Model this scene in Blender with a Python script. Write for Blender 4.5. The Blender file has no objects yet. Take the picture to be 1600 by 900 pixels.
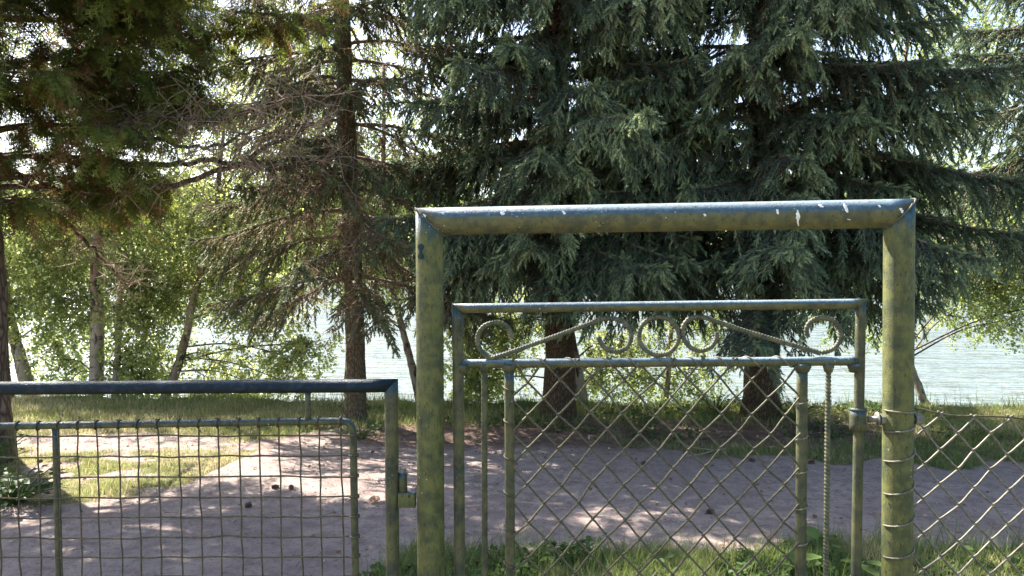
import bpy, math
import numpy as np
from mathutils import Vector, Matrix

PI = math.pi
R = math.radians
rng = np.random.default_rng(7)
scene = bpy.context.scene
COL = scene.collection

# ------------------------------------------------------------------ camera
FPX = 1200.0                       # focal length in pixels of a 1600 px wide picture
CAMZ = 1.6
PITCH = math.atan(25 / FPX)
ROLL = 0.004
F_ = np.array([0, math.cos(PITCH), -math.sin(PITCH)])
U0 = np.array([0, math.sin(PITCH), math.cos(PITCH)])
R0 = np.array([1.0, 0, 0])
RT = R0 * math.cos(ROLL) - U0 * math.sin(ROLL)
UP = U0 * math.cos(ROLL) + R0 * math.sin(ROLL)
cam_d = bpy.data.cameras.new('camera')
cam = bpy.data.objects.new('camera', cam_d)
COL.objects.link(cam)
cam_d.sensor_width = 36
cam_d.lens = FPX / 1600 * 36
cam_d.clip_start = 0.05
cam_d.clip_end = 3000
m = Matrix.Identity(4)
for i in range(3):
    m[i][0] = RT[i]; m[i][1] = UP[i]; m[i][2] = -F_[i]
m[0][3], m[1][3], m[2][3] = 0, 0, CAMZ
cam.matrix_world = m
scene.camera = cam

# ------------------------------------------------------------------ light
SUN_AZ = R(47)                     # to the left of straight ahead
SUN_EL = R(47)
sun_dir = Vector((-math.sin(SUN_AZ) * math.cos(SUN_EL), math.cos(SUN_AZ) * math.cos(SUN_EL), math.sin(SUN_EL)))
w = bpy.data.worlds.new('World')
scene.world = w
w.use_nodes = True
sky = w.node_tree.nodes.new('ShaderNodeTexSky')
sky.sky_type = 'NISHITA'
sky.sun_disc = False
sky.sun_elevation = SUN_EL
sky.sun_rotation = -SUN_AZ
sky.air_density = 1.0
sky.dust_density = 2.5
sky.ozone_density = 1.0
bg = w.node_tree.nodes['Background']
bg.inputs['Strength'].default_value = 0.090
w.node_tree.links.new(sky.outputs[0], bg.inputs['Color'])
sl = bpy.data.lights.new('sun', 'SUN')
sl.energy = 5.0
sl.angle = R(0.5)
sl.color = (1.0, 0.93, 0.82)
so = bpy.data.objects.new('sun', sl)
COL.objects.link(so)
so.rotation_euler = sun_dir.to_track_quat('Z', 'Y').to_euler()
so.location = (-10, 12, 20)
scene.view_settings.view_transform = 'Standard'
scene.view_settings.look = 'None'
scene.view_settings.gamma = 1
scene.view_settings.exposure = 2.42
scene.render.engine = 'CYCLES'
scene.cycles.max_bounces = 8
scene.cycles.transparent_max_bounces = 8

# ------------------------------------------------------------------ point helpers
def at(px, py, Y):
    d = F_ + RT * (px - 800) / FPX - UP * (py - 450) / FPX
    t = Y / d[1]
    return np.array([0, 0, CAMZ]) + d * t

def gnd(px, py, z=0.0):
    d = F_ + RT * (px - 800) / FPX - UP * (py - 450) / FPX
    t = (z - CAMZ) / d[2]
    return np.array([0, 0, CAMZ]) + d * t

def gateY(px):                     # the gate plane stands 1.7 m away, right end a little nearer
    return 1.72 - (px - 650) / 780 * 0.043

def g(px, py, off=0.0):
    return at(px, py, gateY(px) + off)

# ------------------------------------------------------------------ mesh helpers
class MB:
    """collects arrays of vertices / quads / tris, then links ONE mesh object"""
    def __init__(s):
        s.v, s.f, s.mi, s.t, s.n = [], [], [], [], 0
    def add(s, V, F, mat=0, tint=0.5):
        V = np.asarray(V, dtype=np.float32).reshape(-1, 3)
        F = np.asarray(F, dtype=np.int64)
        if F.shape[1] == 3:
            F = np.hstack([F, -np.ones((len(F), 1), dtype=np.int64)])
        F = np.where(F >= 0, F + s.n, -1)
        s.v.append(V); s.f.append(F)
        s.mi.append(np.full(len(F), mat, dtype=np.int32))
        tt = np.asarray(tint, dtype=np.float32)
        s.t.append(np.broadcast_to(tt, (len(V),)).copy() if tt.ndim == 0 else tt)
        s.n += len(V)
    def build(s, name, mats, parent=None, smooth=False):
        me = bpy.data.meshes.new(name)
        V = np.vstack(s.v); F = np.vstack(s.f)
        MI = np.concatenate(s.mi); T = np.concatenate(s.t)
        isq = F[:, 3] >= 0
        tot = np.where(isq, 4, 3).astype(np.int32)
        start = np.concatenate([[0], np.cumsum(tot)[:-1]]).astype(np.int32)
        flat = F.reshape(-1); flat = flat[flat >= 0].astype(np.int32)
        me.vertices.add(len(V)); me.vertices.foreach_set('co', V.reshape(-1))
        me.loops.add(len(flat)); me.loops.foreach_set('vertex_index', flat)
        me.polygons.add(len(F)); me.polygons.foreach_set('loop_start', start)
        me.polygons.foreach_set('loop_total', tot)
        if not isinstance(mats, (list, tuple)): mats = [mats]
        for mm in mats: me.materials.append(mm)
        me.polygons.foreach_set('material_index', MI)
        me.polygons.foreach_set('use_smooth', np.full(len(F), smooth))
        a = me.attributes.new('tint', 'FLOAT', 'POINT'); a.data.foreach_set('value', T)
        me.update(calc_edges=True)
        me.validate()
        o = bpy.data.objects.new(name, me)
        COL.objects.link(o)
        if parent is not None: o.parent = parent
        return o

def norm(a):
    a = np.asarray(a, dtype=float)
    return a / np.maximum(np.linalg.norm(a, axis=-1, keepdims=True), 1e-9)

def tube(path, rad, n=12, caps=True, cutA=None, cutB=None, closed=False):
    P = np.asarray(path, dtype=float)
    k = len(P)
    rad = np.broadcast_to(np.asarray(rad, dtype=float), (k,))
    if closed:
        T = norm(np.roll(P, -1, 0) - np.roll(P, 1, 0))
    else:
        T = np.zeros_like(P); T[1:-1] = P[2:] - P[:-2]; T[0] = P[1] - P[0]; T[-1] = P[-1] - P[-2]; T = norm(T)
    ref = np.array([0, 1.0, 0]) if abs(T[0][1]) < 0.8 else np.array([1.0, 0, 0])
    u = norm(np.cross(T[0], ref)); us = [u]
    for i in range(1, k):
        u = us[-1] - T[i] * np.dot(us[-1], T[i]); us.append(norm(u))
    Uu = np.array(us); W = np.cross(T, Uu)
    ang = np.arange(n) / n * 2 * PI
    V = P[:, None, :] + rad[:, None, None] * (np.cos(ang)[None, :, None] * Uu[:, None, :] + np.sin(ang)[None, :, None] * W[:, None, :])
    if cutA is not None:
        d = T[0]; V[0] += ((np.dot(P[0] - V[0], cutA)) / np.dot(d, cutA))[:, None] * d
    if cutB is not None:
        d = T[-1]; V[-1] += ((np.dot(P[-1] - V[-1], cutB)) / np.dot(d, cutB))[:, None] * d
    V = V.reshape(-1, 3)
    i = np.arange(k if closed else k - 1)[:, None]; j = np.arange(n)[None, :]
    i2 = (i + 1) % k
    F = np.stack([i * n + j, i * n + (j + 1) % n, i2 * n + (j + 1) % n, i2 * n + j], -1).reshape(-1, 4)
    if caps and not closed:
        V = np.vstack([V, P[0:1] if cutA is None else V[:n].mean(0, keepdims=True), P[-1:] if cutB is None else V[-n:].mean(0, keepdims=True)])
        c0, c1 = k * n, k * n + 1
        jj = np.arange(n)
        A = np.stack([np.full(n, c0), (jj + 1) % n, jj, -np.ones(n)], -1)
        B = np.stack([np.full(n, c1), (k - 1) * n + jj, (k - 1) * n + (jj + 1) % n, -np.ones(n)], -1)
        F = np.vstack([F, A.astype(int), B.astype(int)])
    return V, F

def sub(a, b, k):
    return np.asarray(a)[None] + (np.asarray(b) - np.asarray(a))[None] * np.linspace(0, 1, k)[:, None]

def catmull(P, k=8):
    P = np.asarray(P, dtype=float)
    Q = np.vstack([2 * P[0] - P[1], P, 2 * P[-1] - P[-2]])
    out = []
    for i in range(1, len(Q) - 2):
        t = np.linspace(0, 1, k, endpoint=False)[:, None]
        p0, p1, p2, p3 = Q[i - 1], Q[i], Q[i + 1], Q[i + 2]
        out.append(0.5 * (2 * p1 + (p2 - p0) * t + (2 * p0 - 5 * p1 + 4 * p2 - p3) * t ** 2 + (3 * p1 - p0 - 3 * p2 + p3) * t ** 3))
    out.append(P[-1:])
    return np.vstack(out)

def resample(P, step):
    d = np.concatenate([[0], np.cumsum(np.linalg.norm(np.diff(P, axis=0), axis=1))])
    n = max(2, int(d[-1] / step))
    s = np.linspace(0, d[-1], n)
    return np.stack([np.interp(s, d, P[:, i]) for i in range(3)], -1)

def frames(D, roll):
    D = norm(D)
    ref = np.where(np.abs(D[:, 2:3]) < 0.9, np.array([[0, 0, 1.0]]), np.array([[1.0, 0, 0]]))
    X = norm(np.cross(ref, D)); Z = np.cross(D, X)
    c, s = np.cos(roll)[:, None], np.sin(roll)[:, None]
    X2 = X * c + Z * s; Z2 = -X * s + Z * c
    return X2, D, Z2                # template axes x, y (forward), z

def scatter(mb, TV, TF, O, D, scale, roll, tint, mat=0, flatup=False):
    """many transformed copies of one small template, written into one mesh"""
    O = np.asarray(O); N = len(O)
    if N == 0: return
    X, Y, Z = frames(np.asarray(D), np.asarray(roll))
    sc = np.broadcast_to(np.asarray(scale, dtype=float), (N,))
    V = O[:, None, :] + sc[:, None, None] * (TV[None, :, 0:1] * X[:, None, :] + TV[None, :, 1:2] * Y[:, None, :] + TV[None, :, 2:3] * Z[:, None, :])
    k = len(TV)
    F = np.asarray(TF)[None] + (np.arange(N) * k)[:, None, None]
    mb.add(V.reshape(-1, 3), F.reshape(-1, F.shape[-1]), mat, np.repeat(np.broadcast_to(tint, (N,)), k).astype(np.float32))

def sticks(mb, A, B, ra, rb, mat=0, tint=0.5):
    """many thin three-sided straight twigs"""
    A = np.asarray(A, dtype=float); B = np.asarray(B, dtype=float); N = len(A)
    if N == 0: return
    X, Y, Z = frames(B - A, np.zeros(N))
    ra = np.broadcast_to(ra, (N,)); rb = np.broadcast_to(rb, (N,))
    ring = []
    for P, r in ((A, ra), (B, rb)):
        for q in range(3):
            a = q * 2 * PI / 3
            ring.append(P + r[:, None] * (X * math.cos(a) + Z * math.sin(a)))
    V = np.stack(ring, 1).reshape(-1, 3)
    f = np.array([[0, 1, 4, 3], [1, 2, 5, 4], [2, 0, 3, 5]])
    F = (f[None] + (np.arange(N) * 6)[:, None, None]).reshape(-1, 4)
    mb.add(V, F, mat, np.repeat(np.broadcast_to(np.asarray(tint, dtype=np.float32), (N,)), 6))

def empty(name, loc, label, cat, group=None):
    o = bpy.data.objects.new(name, None)
    COL.objects.link(o)
    o.location = [float(c) for c in loc]
    o.empty_display_size = 0.1
    tag(o, label, cat, group)
    return o

def tag(o, label=None, cat=None, group=None, kind=None):
    if label: o['label'] = label
    if cat: o['category'] = cat
    if group: o['group'] = group
    if kind: o['kind'] = kind
    return o

def part(mb, name, mats, parent, smooth=True):
    """the arrays are in world space: shift them to the parent's base"""
    off = np.array(parent.location, dtype=np.float32)
    p = parent
    while p.parent is not None:
        p = p.parent; off = off + np.array(p.location, dtype=np.float32)
    mb.v = [v - off for v in mb.v]
    return mb.build(name, mats, parent, smooth)

# ------------------------------------------------------------------ materials
class NT:
    def __init__(s, name):
        s.m = bpy.data.materials.new(name); s.m.use_nodes = True
        s.t = s.m.node_tree; s.t.nodes.clear()
        s.out = s.t.nodes.new('ShaderNodeOutputMaterial')
    def n(s, typ, ins=None, **kw):
        nd = s.t.nodes.new(typ)
        for k, v in kw.items(): setattr(nd, k, v)
        for k, v in (ins or {}).items():
            sock = nd.inputs[k]
            if isinstance(v, bpy.types.NodeSocket): s.t.links.new(v, sock)
            else: sock.default_value = v
        return nd
    def noise(s, vec, scale, detail=4, rough=0.55):
        return s.n('ShaderNodeTexNoise', {'Vector': vec, 'Scale': scale, 'Detail': detail, 'Roughness': rough}).outputs['Fac']
    def ramp(s, fac, lo, hi):
        return s.n('ShaderNodeMapRange', {'Value': fac, 'From Min': lo, 'From Max': hi}, clamp=True, interpolation_type='SMOOTHSTEP').outputs[0]
    def mix(s, fac, a, b):
        nd = s.n('ShaderNodeMix', data_type='RGBA')
        for k, v in ((0, fac), (6, a), (7, b)):
            if isinstance(v, bpy.types.NodeSocket): s.t.links.new(v, nd.inputs[k])
            else: nd.inputs[k].default_value = v if k == 0 else (*v, 1)
        return nd.outputs[2]
    def math(s, op, a, b=0.0):
        return s.n('ShaderNodeMath', {0: a, 1: b}, operation=op).outputs[0]
    def pos(s, scale=(1, 1, 1), obj=True):
        src = s.n('ShaderNodeTexCoord').outputs['Object'] if obj else s.n('ShaderNodeNewGeometry').outputs['Position']
        return s.n('ShaderNodeMapping', {'Vector': src, 'Scale': scale}).outputs[0]
    def tint(s):
        return s.n('ShaderNodeAttribute', attribute_name='tint').outputs['Fac']
    def bump(s, h, dist, strength=1.0):
        return s.n('ShaderNodeBump', {'Height': h, 'Distance': dist, 'Strength': strength}).outputs[0]
    def finish(s, sh):
        s.t.links.new(sh, s.out.inputs[0]); return s.m
    def bsdf(s, col, rough, normal=None, spec=0.5, **kw):
        ins = {'Base Color': col if isinstance(col, bpy.types.NodeSocket) else (*col, 1), 'Roughness': rough, 'Specular IOR Level': spec}
        if normal is not None: ins['Normal'] = normal
        ins.update(kw)
        return s.n('ShaderNodeBsdfPrincipled', ins).outputs[0]

def mat_paint(name, up0, up1, paint=(0.025, 0.065, 0.085), algae=(0.100, 0.098, 0.034), dark=(0.015, 0.018, 0.01), seed=0.0, vert=1.0, gloss=0.5, chalk=0.0):
    """old blue-green enamel that algae has overgrown from below"""
    t = NT(name)
    p = t.pos(); 
    nz = t.n('ShaderNodeSeparateXYZ', {0: t.n('ShaderNodeNewGeometry').outputs['Normal']}).outputs[2]
    streak = t.noise(t.pos((60, 60, 60 if vert == 0 else 9)), 1.0, 5, 0.6)
    big = t.noise(t.pos((9 + seed, 9 + seed, 3.2 + seed if vert else 9)), 1.0, 5, 0.65)
    fine = t.noise(p, 260, 4, 0.7)
    cov = t.math('ADD', t.ramp(nz, up1, up0), 0.0)
    j = t.math('MULTIPLY', t.math('SUBTRACT', big, 0.5), 0.42)
    j2 = t.math('MULTIPLY', t.math('SUBTRACT', streak, 0.5), 0.8)
    a = t.ramp(t.math('ADD', t.math('ADD', cov, j), j2), 0.25, 0.75)
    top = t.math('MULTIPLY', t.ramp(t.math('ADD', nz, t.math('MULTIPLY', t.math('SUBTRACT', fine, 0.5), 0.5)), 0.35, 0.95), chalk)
    alg = t.mix(t.ramp(t.noise(p, 34, 4), 0.35, 0.7), algae, tuple(c * f for c, f in zip(algae, (0.42, 0.50, 0.75))))
    pc = t.mix(t.ramp(t.noise(p, 55, 4), 0.45, 0.75), paint, tuple(c * 1.7 + 0.01 for c in paint))
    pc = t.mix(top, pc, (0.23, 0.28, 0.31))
    col = t.mix(a, pc, alg)
    sp = t.ramp(t.noise(t.pos((190, 190, 70)), 1.0, 4, 0.65), 0.58, 0.68)
    col = t.mix(t.math('MULTIPLY', sp, 0.85), col, dark)
    sp2 = t.ramp(t.noise(t.pos((75, 75, 17 if vert else 75)), 1.0, 6, 0.75), 0.50, 0.66)
    col = t.mix(t.math('MULTIPLY', sp2, 0.42), col, dark)
    rust = t.ramp(t.noise(t.pos((40, 40, 22)), 1.0, 6, 0.75), 0.63, 0.72)
    col = t.mix(t.math('MULTIPLY', rust, 0.7), col, (0.13, 0.065, 0.03))
    dots = t.n('ShaderNodeTexVoronoi', {'Vector': p, 'Scale': 95.0}).outputs['Distance']
    pale = t.math('MULTIPLY', t.ramp(dots, 0.16, 0.08), t.ramp(t.noise(p, 14, 2), 0.55, 0.66))
    col = t.mix(pale, col, (0.42, 0.43, 0.38))
    rough = t.math('ADD', t.math('MULTIPLY', a, 0.24), 0.40)
    h = t.math('ADD', t.math('MULTIPLY', a, 0.4), t.math('ADD', fine, t.math('MULTIPLY', streak, 0.7)))
    return t.finish(t.bsdf(col, rough, t.bump(h, 0.0016, 0.9), gloss))

def mat_bark(name, c1, c2, c3, sc=(26, 26, 7), d=0.012):
    t = NT(name)
    v = t.pos(sc)
    n1 = t.noise(v, 1.0, 6, 0.65)
    vor = t.n('ShaderNodeTexVoronoi', {'Vector': v, 'Scale': 1.3}, feature='DISTANCE_TO_EDGE').outputs['Distance']
    crack = t.ramp(t.math('ADD', vor, t.math('MULTIPLY', t.math('SUBTRACT', n1, 0.5), 0.45)), -0.05, 0.22)
    col = t.mix(crack, c3, t.mix(t.ramp(n1, 0.35, 0.65), c1, c2))
    return t.finish(t.bsdf(col, 0.9, t.bump(t.math('ADD', crack, n1), d), 0.2))

def mat_birch():
    t = NT('birch_bark')
    v = t.pos((5, 5, 22))
    n = t.noise(v, 1.0, 4, 0.6)
    n2 = t.noise(t.pos((9, 9, 3.2)), 1.0, 5, 0.65)
    n3 = t.noise(t.pos((2, 2, 1.2)), 1.0, 2, 0.5)
    dk = t.math('MAXIMUM', t.ramp(n, 0.56, 0.70), t.ramp(n2, 0.53, 0.62))
    base = t.mix(t.ramp(n3, 0.35, 0.65), (0.33, 0.28, 0.22), (0.20, 0.14, 0.10))
    col = t.mix(dk, base, (0.045, 0.035, 0.03))
    return t.finish(t.bsdf(col, 0.75, t.bump(t.math('SUBTRACT', 1.0, dk), 0.006), 0.3))

def mat_leaf(name, stops, trans=0.4, rough=0.5, spec=0.3, tcol=1.0):
    """stops: colours along the per-leaf tint attribute"""
    t = NT(name)
    cr = t.n('ShaderNodeValToRGB', {'Fac': t.tint()})
    el = cr.color_ramp.elements
    for i, (p, c) in enumerate(stops):
        e = el[i] if i < 2 else el.new(p)
        e.position = p; e.color = (*c, 1)
    col = cr.outputs[0]
    d = t.bsdf(col, rough, None, spec)
    tc = t.n('ShaderNodeHueSaturation', {'Color': col, 'Value': tcol * 1.6, 'Saturation': 1.12, 'Hue': 0.488}).outputs[0]
    tr = t.n('ShaderNodeBsdfTranslucent', {'Color': tc}).outputs[0]
    return t.finish(t.n('ShaderNodeMixShader', {0: trans, 1: d, 2: tr}).outputs[0])

def mat_simple(name, c1, c2, scale=40, rough=0.8, bump=0.002, spec=0.4, metal=0.0):
    t = NT(name)
    n = t.noise(t.pos(), scale, 5, 0.6)
    return t.finish(t.bsdf(t.mix(t.ramp(n, 0.35, 0.65), c1, c2), rough, t.bump(n, bump), spec, Metallic=metal))

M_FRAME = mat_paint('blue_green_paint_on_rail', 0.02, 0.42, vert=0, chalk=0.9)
M_POST = mat_paint('algae_covered_post', -0.5, 1.25, seed=2, algae=(0.108, 0.114, 0.034), gloss=0.3)
M_STILE = mat_paint('algae_covered_gate_tube', -0.4, 0.95, seed=5, algae=(0.092, 0.092, 0.040), gloss=0.25, paint=(0.02, 0.045, 0.055))
M_DARKRAIL = mat_paint('dark_blue_green_rail_paint', -0.75, -0.25, paint=(0.006, 0.017, 0.028), algae=(0.022, 0.026, 0.014), gloss=0.12, seed=3, vert=0)
M_WIRE = mat_simple('green_coated_wire', (0.035, 0.036, 0.018), (0.095, 0.085, 0.045), 160, 0.6, 0.0006)
M_WIRE_GREY = mat_simple('weathered_grey_wire', (0.07, 0.066, 0.045), (0.17, 0.155, 0.11), 120, 0.5, 0.0006)
M_WIRE_DARK = mat_simple('rusty_dark_wire', (0.035, 0.03, 0.018), (0.09, 0.075, 0.04), 120, 0.7, 0.0006)
M_REBAR = mat_simple('ribbed_bar_paint', (0.035, 0.045, 0.028), (0.10, 0.095, 0.05), 70, 0.6, 0.001)
M_WELD = mat_simple('old_weld', (0.03, 0.045, 0.045), (0.10, 0.085, 0.05), 130, 0.7, 0.001)
M_BOLT = mat_simple('dull_bolt_metal', (0.10, 0.11, 0.10), (0.2, 0.19, 0.15), 120, 0.5, 0.001, metal=0.3)
M_DROP = mat_simple('dried_white_dropping', (0.75, 0.75, 0.70), (0.55, 0.55, 0.5), 200, 0.9, 0.001)
M_PATCH = mat_simple('bare_dark_teal_paint', (0.004, 0.016, 0.020), (0.008, 0.026, 0.03), 80, 0.6, 0.0005, 0.15)
M_SPRBARK = mat_bark('spruce_bark', (0.15, 0.10, 0.055), (0.085, 0.06, 0.036), (0.05, 0.033, 0.022), (34, 34, 12), 0.015)
M_SPRBARK2 = mat_bark('thin_spruce_bark', (0.20, 0.15, 0.09), (0.13, 0.10, 0.06), (0.075, 0.055, 0.035), (34, 34, 12), 0.012)
M_CONBARK = mat_bark('grey_conifer_bark', (0.17, 0.13, 0.10), (0.11, 0.085, 0.065), (0.04, 0.03, 0.025), (16, 16, 5))
M_TWIG = mat_simple('conifer_twig_bark', (0.12, 0.09, 0.06), (0.20, 0.15, 0.105), 60, 0.9, 0.001)
M_DEADTWIG = mat_simple('dead_twig', (0.20, 0.155, 0.11), (0.30, 0.225, 0.155), 60, 0.9, 0.001)
M_BIRCH = mat_birch()
M_BTWIG = mat_simple('birch_twig', (0.06, 0.04, 0.03), (0.11, 0.08, 0.06), 60, 0.9, 0.001)
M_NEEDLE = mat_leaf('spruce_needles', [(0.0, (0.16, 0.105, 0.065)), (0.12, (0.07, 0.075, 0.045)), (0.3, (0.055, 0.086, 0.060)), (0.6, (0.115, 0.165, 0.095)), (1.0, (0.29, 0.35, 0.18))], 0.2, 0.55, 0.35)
M_NEEDLE_DRY = mat_leaf('sparse_spruce_needles', [(0.0, (0.20, 0.14, 0.09)), (0.3, (0.15, 0.12, 0.065)), (0.5, (0.09, 0.11, 0.055)), (1.0, (0.16, 0.20, 0.10))], 0.25, 0.6, 0.3)
M_THUJA = mat_leaf('scale_leaf_sprays', [(0.0, (0.15, 0.085, 0.04)), (0.25, (0.11, 0.08, 0.03)), (0.4, (0.060, 0.085, 0.022)), (0.75, (0.085, 0.12, 0.03)), (1.0, (0.17, 0.21, 0.05))], 0.35, 0.55, 0.3)
M_BLEAF = mat_leaf('birch_leaves', [(0.0, (0.085, 0.12, 0.055)), (0.5, (0.15, 0.19, 0.075)), (1.0, (0.28, 0.30, 0.12))], 0.66, 0.5, 0.35, 1.3)
M_GRASS = mat_leaf('grass_blades', [(0.0, (0.055, 0.09, 0.028)), (0.45, (0.12, 0.165, 0.05)), (0.75, (0.18, 0.195, 0.08)), (1.0, (0.38, 0.34, 0.20))], 0.4, 0.55, 0.3)
M_WEED = mat_leaf('broad_weed_leaves', [(0.0, (0.035, 0.065, 0.02)), (0.6, (0.06, 0.105, 0.03)), (1.0, (0.15, 0.20, 0.07))], 0.35, 0.55, 0.15)
M_DEADLEAF = mat_leaf('dry_fallen_leaves', [(0.0, (0.10, 0.06, 0.04)), (0.5, (0.24, 0.14, 0.09)), (1.0, (0.45, 0.32, 0.22))], 0.2, 0.8, 0.2)
M_STONE = mat_simple('pebble', (0.22, 0.17, 0.15), (0.38, 0.31, 0.28), 30, 0.9, 0.002)
M_CONE = mat_simple('spruce_cone', (0.06, 0.035, 0.025), (0.12, 0.07, 0.045), 40, 0.85, 0.002)
M_FARLEAF = mat_leaf('far_wood_leaves', [(0.0, (0.04, 0.07, 0.03)), (1.0, (0.10, 0.14, 0.05))], 0.3, 0.7, 0.2)

# ------------------------------------------------------------------ ground, path, water
def bank_edge(x):
    return np.interp(x, [-60, -6, -1, 3, 6, 60], [9.9, 9.75, 9.35, 9.0, 8.95, 9.0]) + 0.06 * np.sin(x * 3.1) + 0.04 * np.sin(x * 7.7 + 1)

def vnoise(x, y, seed=0):
    """cheap smooth value noise"""
    r = np.random.default_rng(seed); tab = r.random((64, 64))
    xi = np.floor(x).astype(int); yi = np.floor(y).astype(int)
    fx = x - xi; fy = y - yi
    fx = fx * fx * (3 - 2 * fx); fy = fy * fy * (3 - 2 * fy)
    a = tab[xi % 64, yi % 64]; b = tab[(xi + 1) % 64, yi % 64]; c = tab[xi % 64, (yi + 1) % 64]; d = tab[(xi + 1) % 64, (yi + 1) % 64]
    return (a * (1 - fx) + b * fx) * (1 - fy) + (c * (1 - fx) + d * fx) * fy

def height(x, y):
    be = bank_edge(x)
    z = -0.02 + 0.03 * (vnoise(x * 0.8, y * 0.8, 1) - 0.5)
    z = z + 0.05 * np.clip((y - 7.2) / 1.0, 0, 1)                 # the bank stands a little proud of the path
    s = np.clip((y - be) / 1.6, 0, 1); z = z - 1.7 * s ** 0.8
    far = np.clip((y - 232) / 12, 0, 1); z = z + far * 2.6 + np.clip((y - 250) / 400, 0, 1) * 10
    return z

def far_edge(x):
    return np.interp(x, [-9, -3.6, -2.8, -2.5, -2.38, -2.2, -1.3, 0, .93, 1.65, 2.5, 4.1, 9],
                     [5.0, 5.35, 5.55, 5.8, 6.7, 7.4, 7.75, 7.4, 7.15, 6.8, 6.45, 6.25, 6.0])

def near_edge(x):
    return np.interp(x, [-9, -1.3, -0.95, -0.6, 4, 9], [-8, -6, 3.7, 4.42, 4.5, 4.5])

def grassy(x, y):
    """0 = bare path, 1 = grass"""
    wob = 0.35 * (vnoise(x * 2.2, y * 2.2, 3) - 0.5) + 0.22 * (vnoise(x * 7, y * 7, 4) - 0.5)
    a = np.clip((y + wob * 1.2 - far_edge(x)) / 0.28 + 0.5, 0, 1)
    b = np.clip((near_edge(x) - y + wob * 0.6) / 0.14 + 0.5, 0, 1)
    gr = np.maximum(a, b)
    # bare dry patch on the left, litter under the spruces
    dry = np.exp(-(((x + 3.8) / 1.5) ** 2 + ((y - 7.3) / 0.36) ** 2) * 1.2)
    gr = gr * (1 - np.clip(1.3 * dry, 0, 1))
    isl = np.clip((-1.4 - x) / 0.5, 0, 1) * np.clip((7.6 - y) / 0.3, 0, 1)
    gr = gr * (1 - 0.85 * isl * np.clip((vnoise(x * 2.6 + 3, y * 3.4, 51) * 0.6 + vnoise(x * 8, y * 9, 52) * 0.4 - 0.5) * 6, 0, 1))
    lit = np.clip(1.25 - np.abs(y - 7.55 - 0.1 * np.sin(x * 2)) / 0.62, 0, 1) * np.clip((x + 1.2) / 0.6, 0, 1) * np.clip((4.2 - x) / 0.8, 0, 1)
    gr = gr * (1 - 0.88 * lit)
    return gr

def litter(x, y):
    l = np.clip(1.3 - np.abs(y - 7.6) / 0.8, 0, 1) * np.clip((x + 2.2) / 1.0, 0, 1) * np.clip((4.6 - x) / 1.2, 0, 1)
    return l

def spaced(dense_lo, dense_hi, step, lo, hi):
    mid = np.arange(dense_lo, dense_hi + 1e-6, step)
    a = dense_lo - np.cumsum(step * 1.25 ** np.arange(1, 60)); a = np.append(a[a > lo], lo)[::-1]
    b = dense_hi + np.cumsum(step * 1.25 ** np.arange(1, 60)); b = np.append(b[b < hi], hi)
    return np.concatenate([a, mid, b])

xs = spaced(-7.5, 7.5, 0.055, -900, 900)
ys = spaced(2.6, 11.2, 0.055, -200, 1500)
GX, GY = np.meshgrid(xs, ys, indexing='ij')
GZ = height(GX, GY)
fineb = 0.012 * (vnoise(GX * 6, GY * 6, 5) - 0.5) + 0.006 * (vnoise(GX * 17, GY * 17, 6) - 0.5)
GZ = GZ + fineb * ((np.abs(GX) < 7.5) & (GY < 11.2))
GG = grassy(GX, GY)
nx, ny = GX.shape
idx = np.arange(nx * ny).reshape(nx, ny)
Fq = np.stack([idx[:-1, :-1], idx[1:, :-1], idx[1:, 1:], idx[:-1, 1:]], -1).reshape(-1, 4)
fg = (GG[:-1, :-1] + GG[1:, 1:]).reshape(-1) / 2
cy = ((GY[:-1, :-1] + GY[1:, 1:]) / 2).reshape(-1); cx = ((GX[:-1, :-1] + GX[1:, 1:]) / 2).reshape(-1)
is_path = (fg < 0.5) & (cy < 7.6) & (np.abs(cx) < 60)

def mat_ground():
    t = NT('earth_and_turf')
    p = t.pos(obj=False)
    gr = t.n('ShaderNodeAttribute', attribute_name='grassy').outputs['Fac']
    li = t.n('ShaderNodeAttribute', attribute_name='litter').outputs['Fac']
    n1 = t.noise(p, 1.1, 4); n2 = t.noise(p, 9, 5, 0.65); n3 = t.noise(p, 70, 4, 0.7); n4 = t.noise(p, 260, 3, 0.7)
    sand = t.mix(t.ramp(n1, 0.35, 0.65), (0.42, 0.33, 0.295), (0.51, 0.41, 0.36))
    sand = t.mix(t.ramp(n2, 0.42, 0.70), sand, (0.31, 0.235, 0.215))
    sand = t.mix(t.math('MULTIPLY', t.ramp(t.noise(p, 30, 5, 0.75), 0.50, 0.66), 0.7), sand, (0.25, 0.19, 0.18))
    sand = t.mix(t.math('MULTIPLY', t.ramp(n3, 0.56, 0.68), 0.6), sand, (0.15, 0.115, 0.10))
    sand = t.mix(t.math('MULTIPLY', t.ramp(n4, 0.6, 0.7), 0.6), sand, (0.52, 0.45, 0.40))
    soil = t.mix(t.ramp(n2, 0.4, 0.65), (0.15, 0.10, 0.075), (0.29, 0.20, 0.155))
    turf = t.mix(t.ramp(n2, 0.35, 0.6), (0.11, 0.125, 0.045), (0.26, 0.22, 0.12))
    gm = t.ramp(t.math('ADD', gr, t.math('MULTIPLY', t.math('SUBTRACT', n2, 0.5), 0.9)), 0.3, 0.7)
    lm = t.ramp(t.math('ADD', li, t.math('MULTIPLY', t.math('SUBTRACT', n2, 0.5), 0.9)), 0.35, 0.8)
    col = t.mix(lm, t.mix(gm, sand, turf), soil)
    h = t.math('ADD', t.math('MULTIPLY', n2, 0.35), t.math('ADD', t.math('MULTIPLY', n3, 0.6), t.math('MULTIPLY', n4, 0.5)))
    return t.finish(t.bsdf(col, 0.95, t.bump(h, 0.04, 1.0), 0.15))
M_GROUND = mat_ground()
V3 = np.stack([GX, GY, GZ], -1).reshape(-1, 3)
LL = litter(GX, GY)
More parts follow.
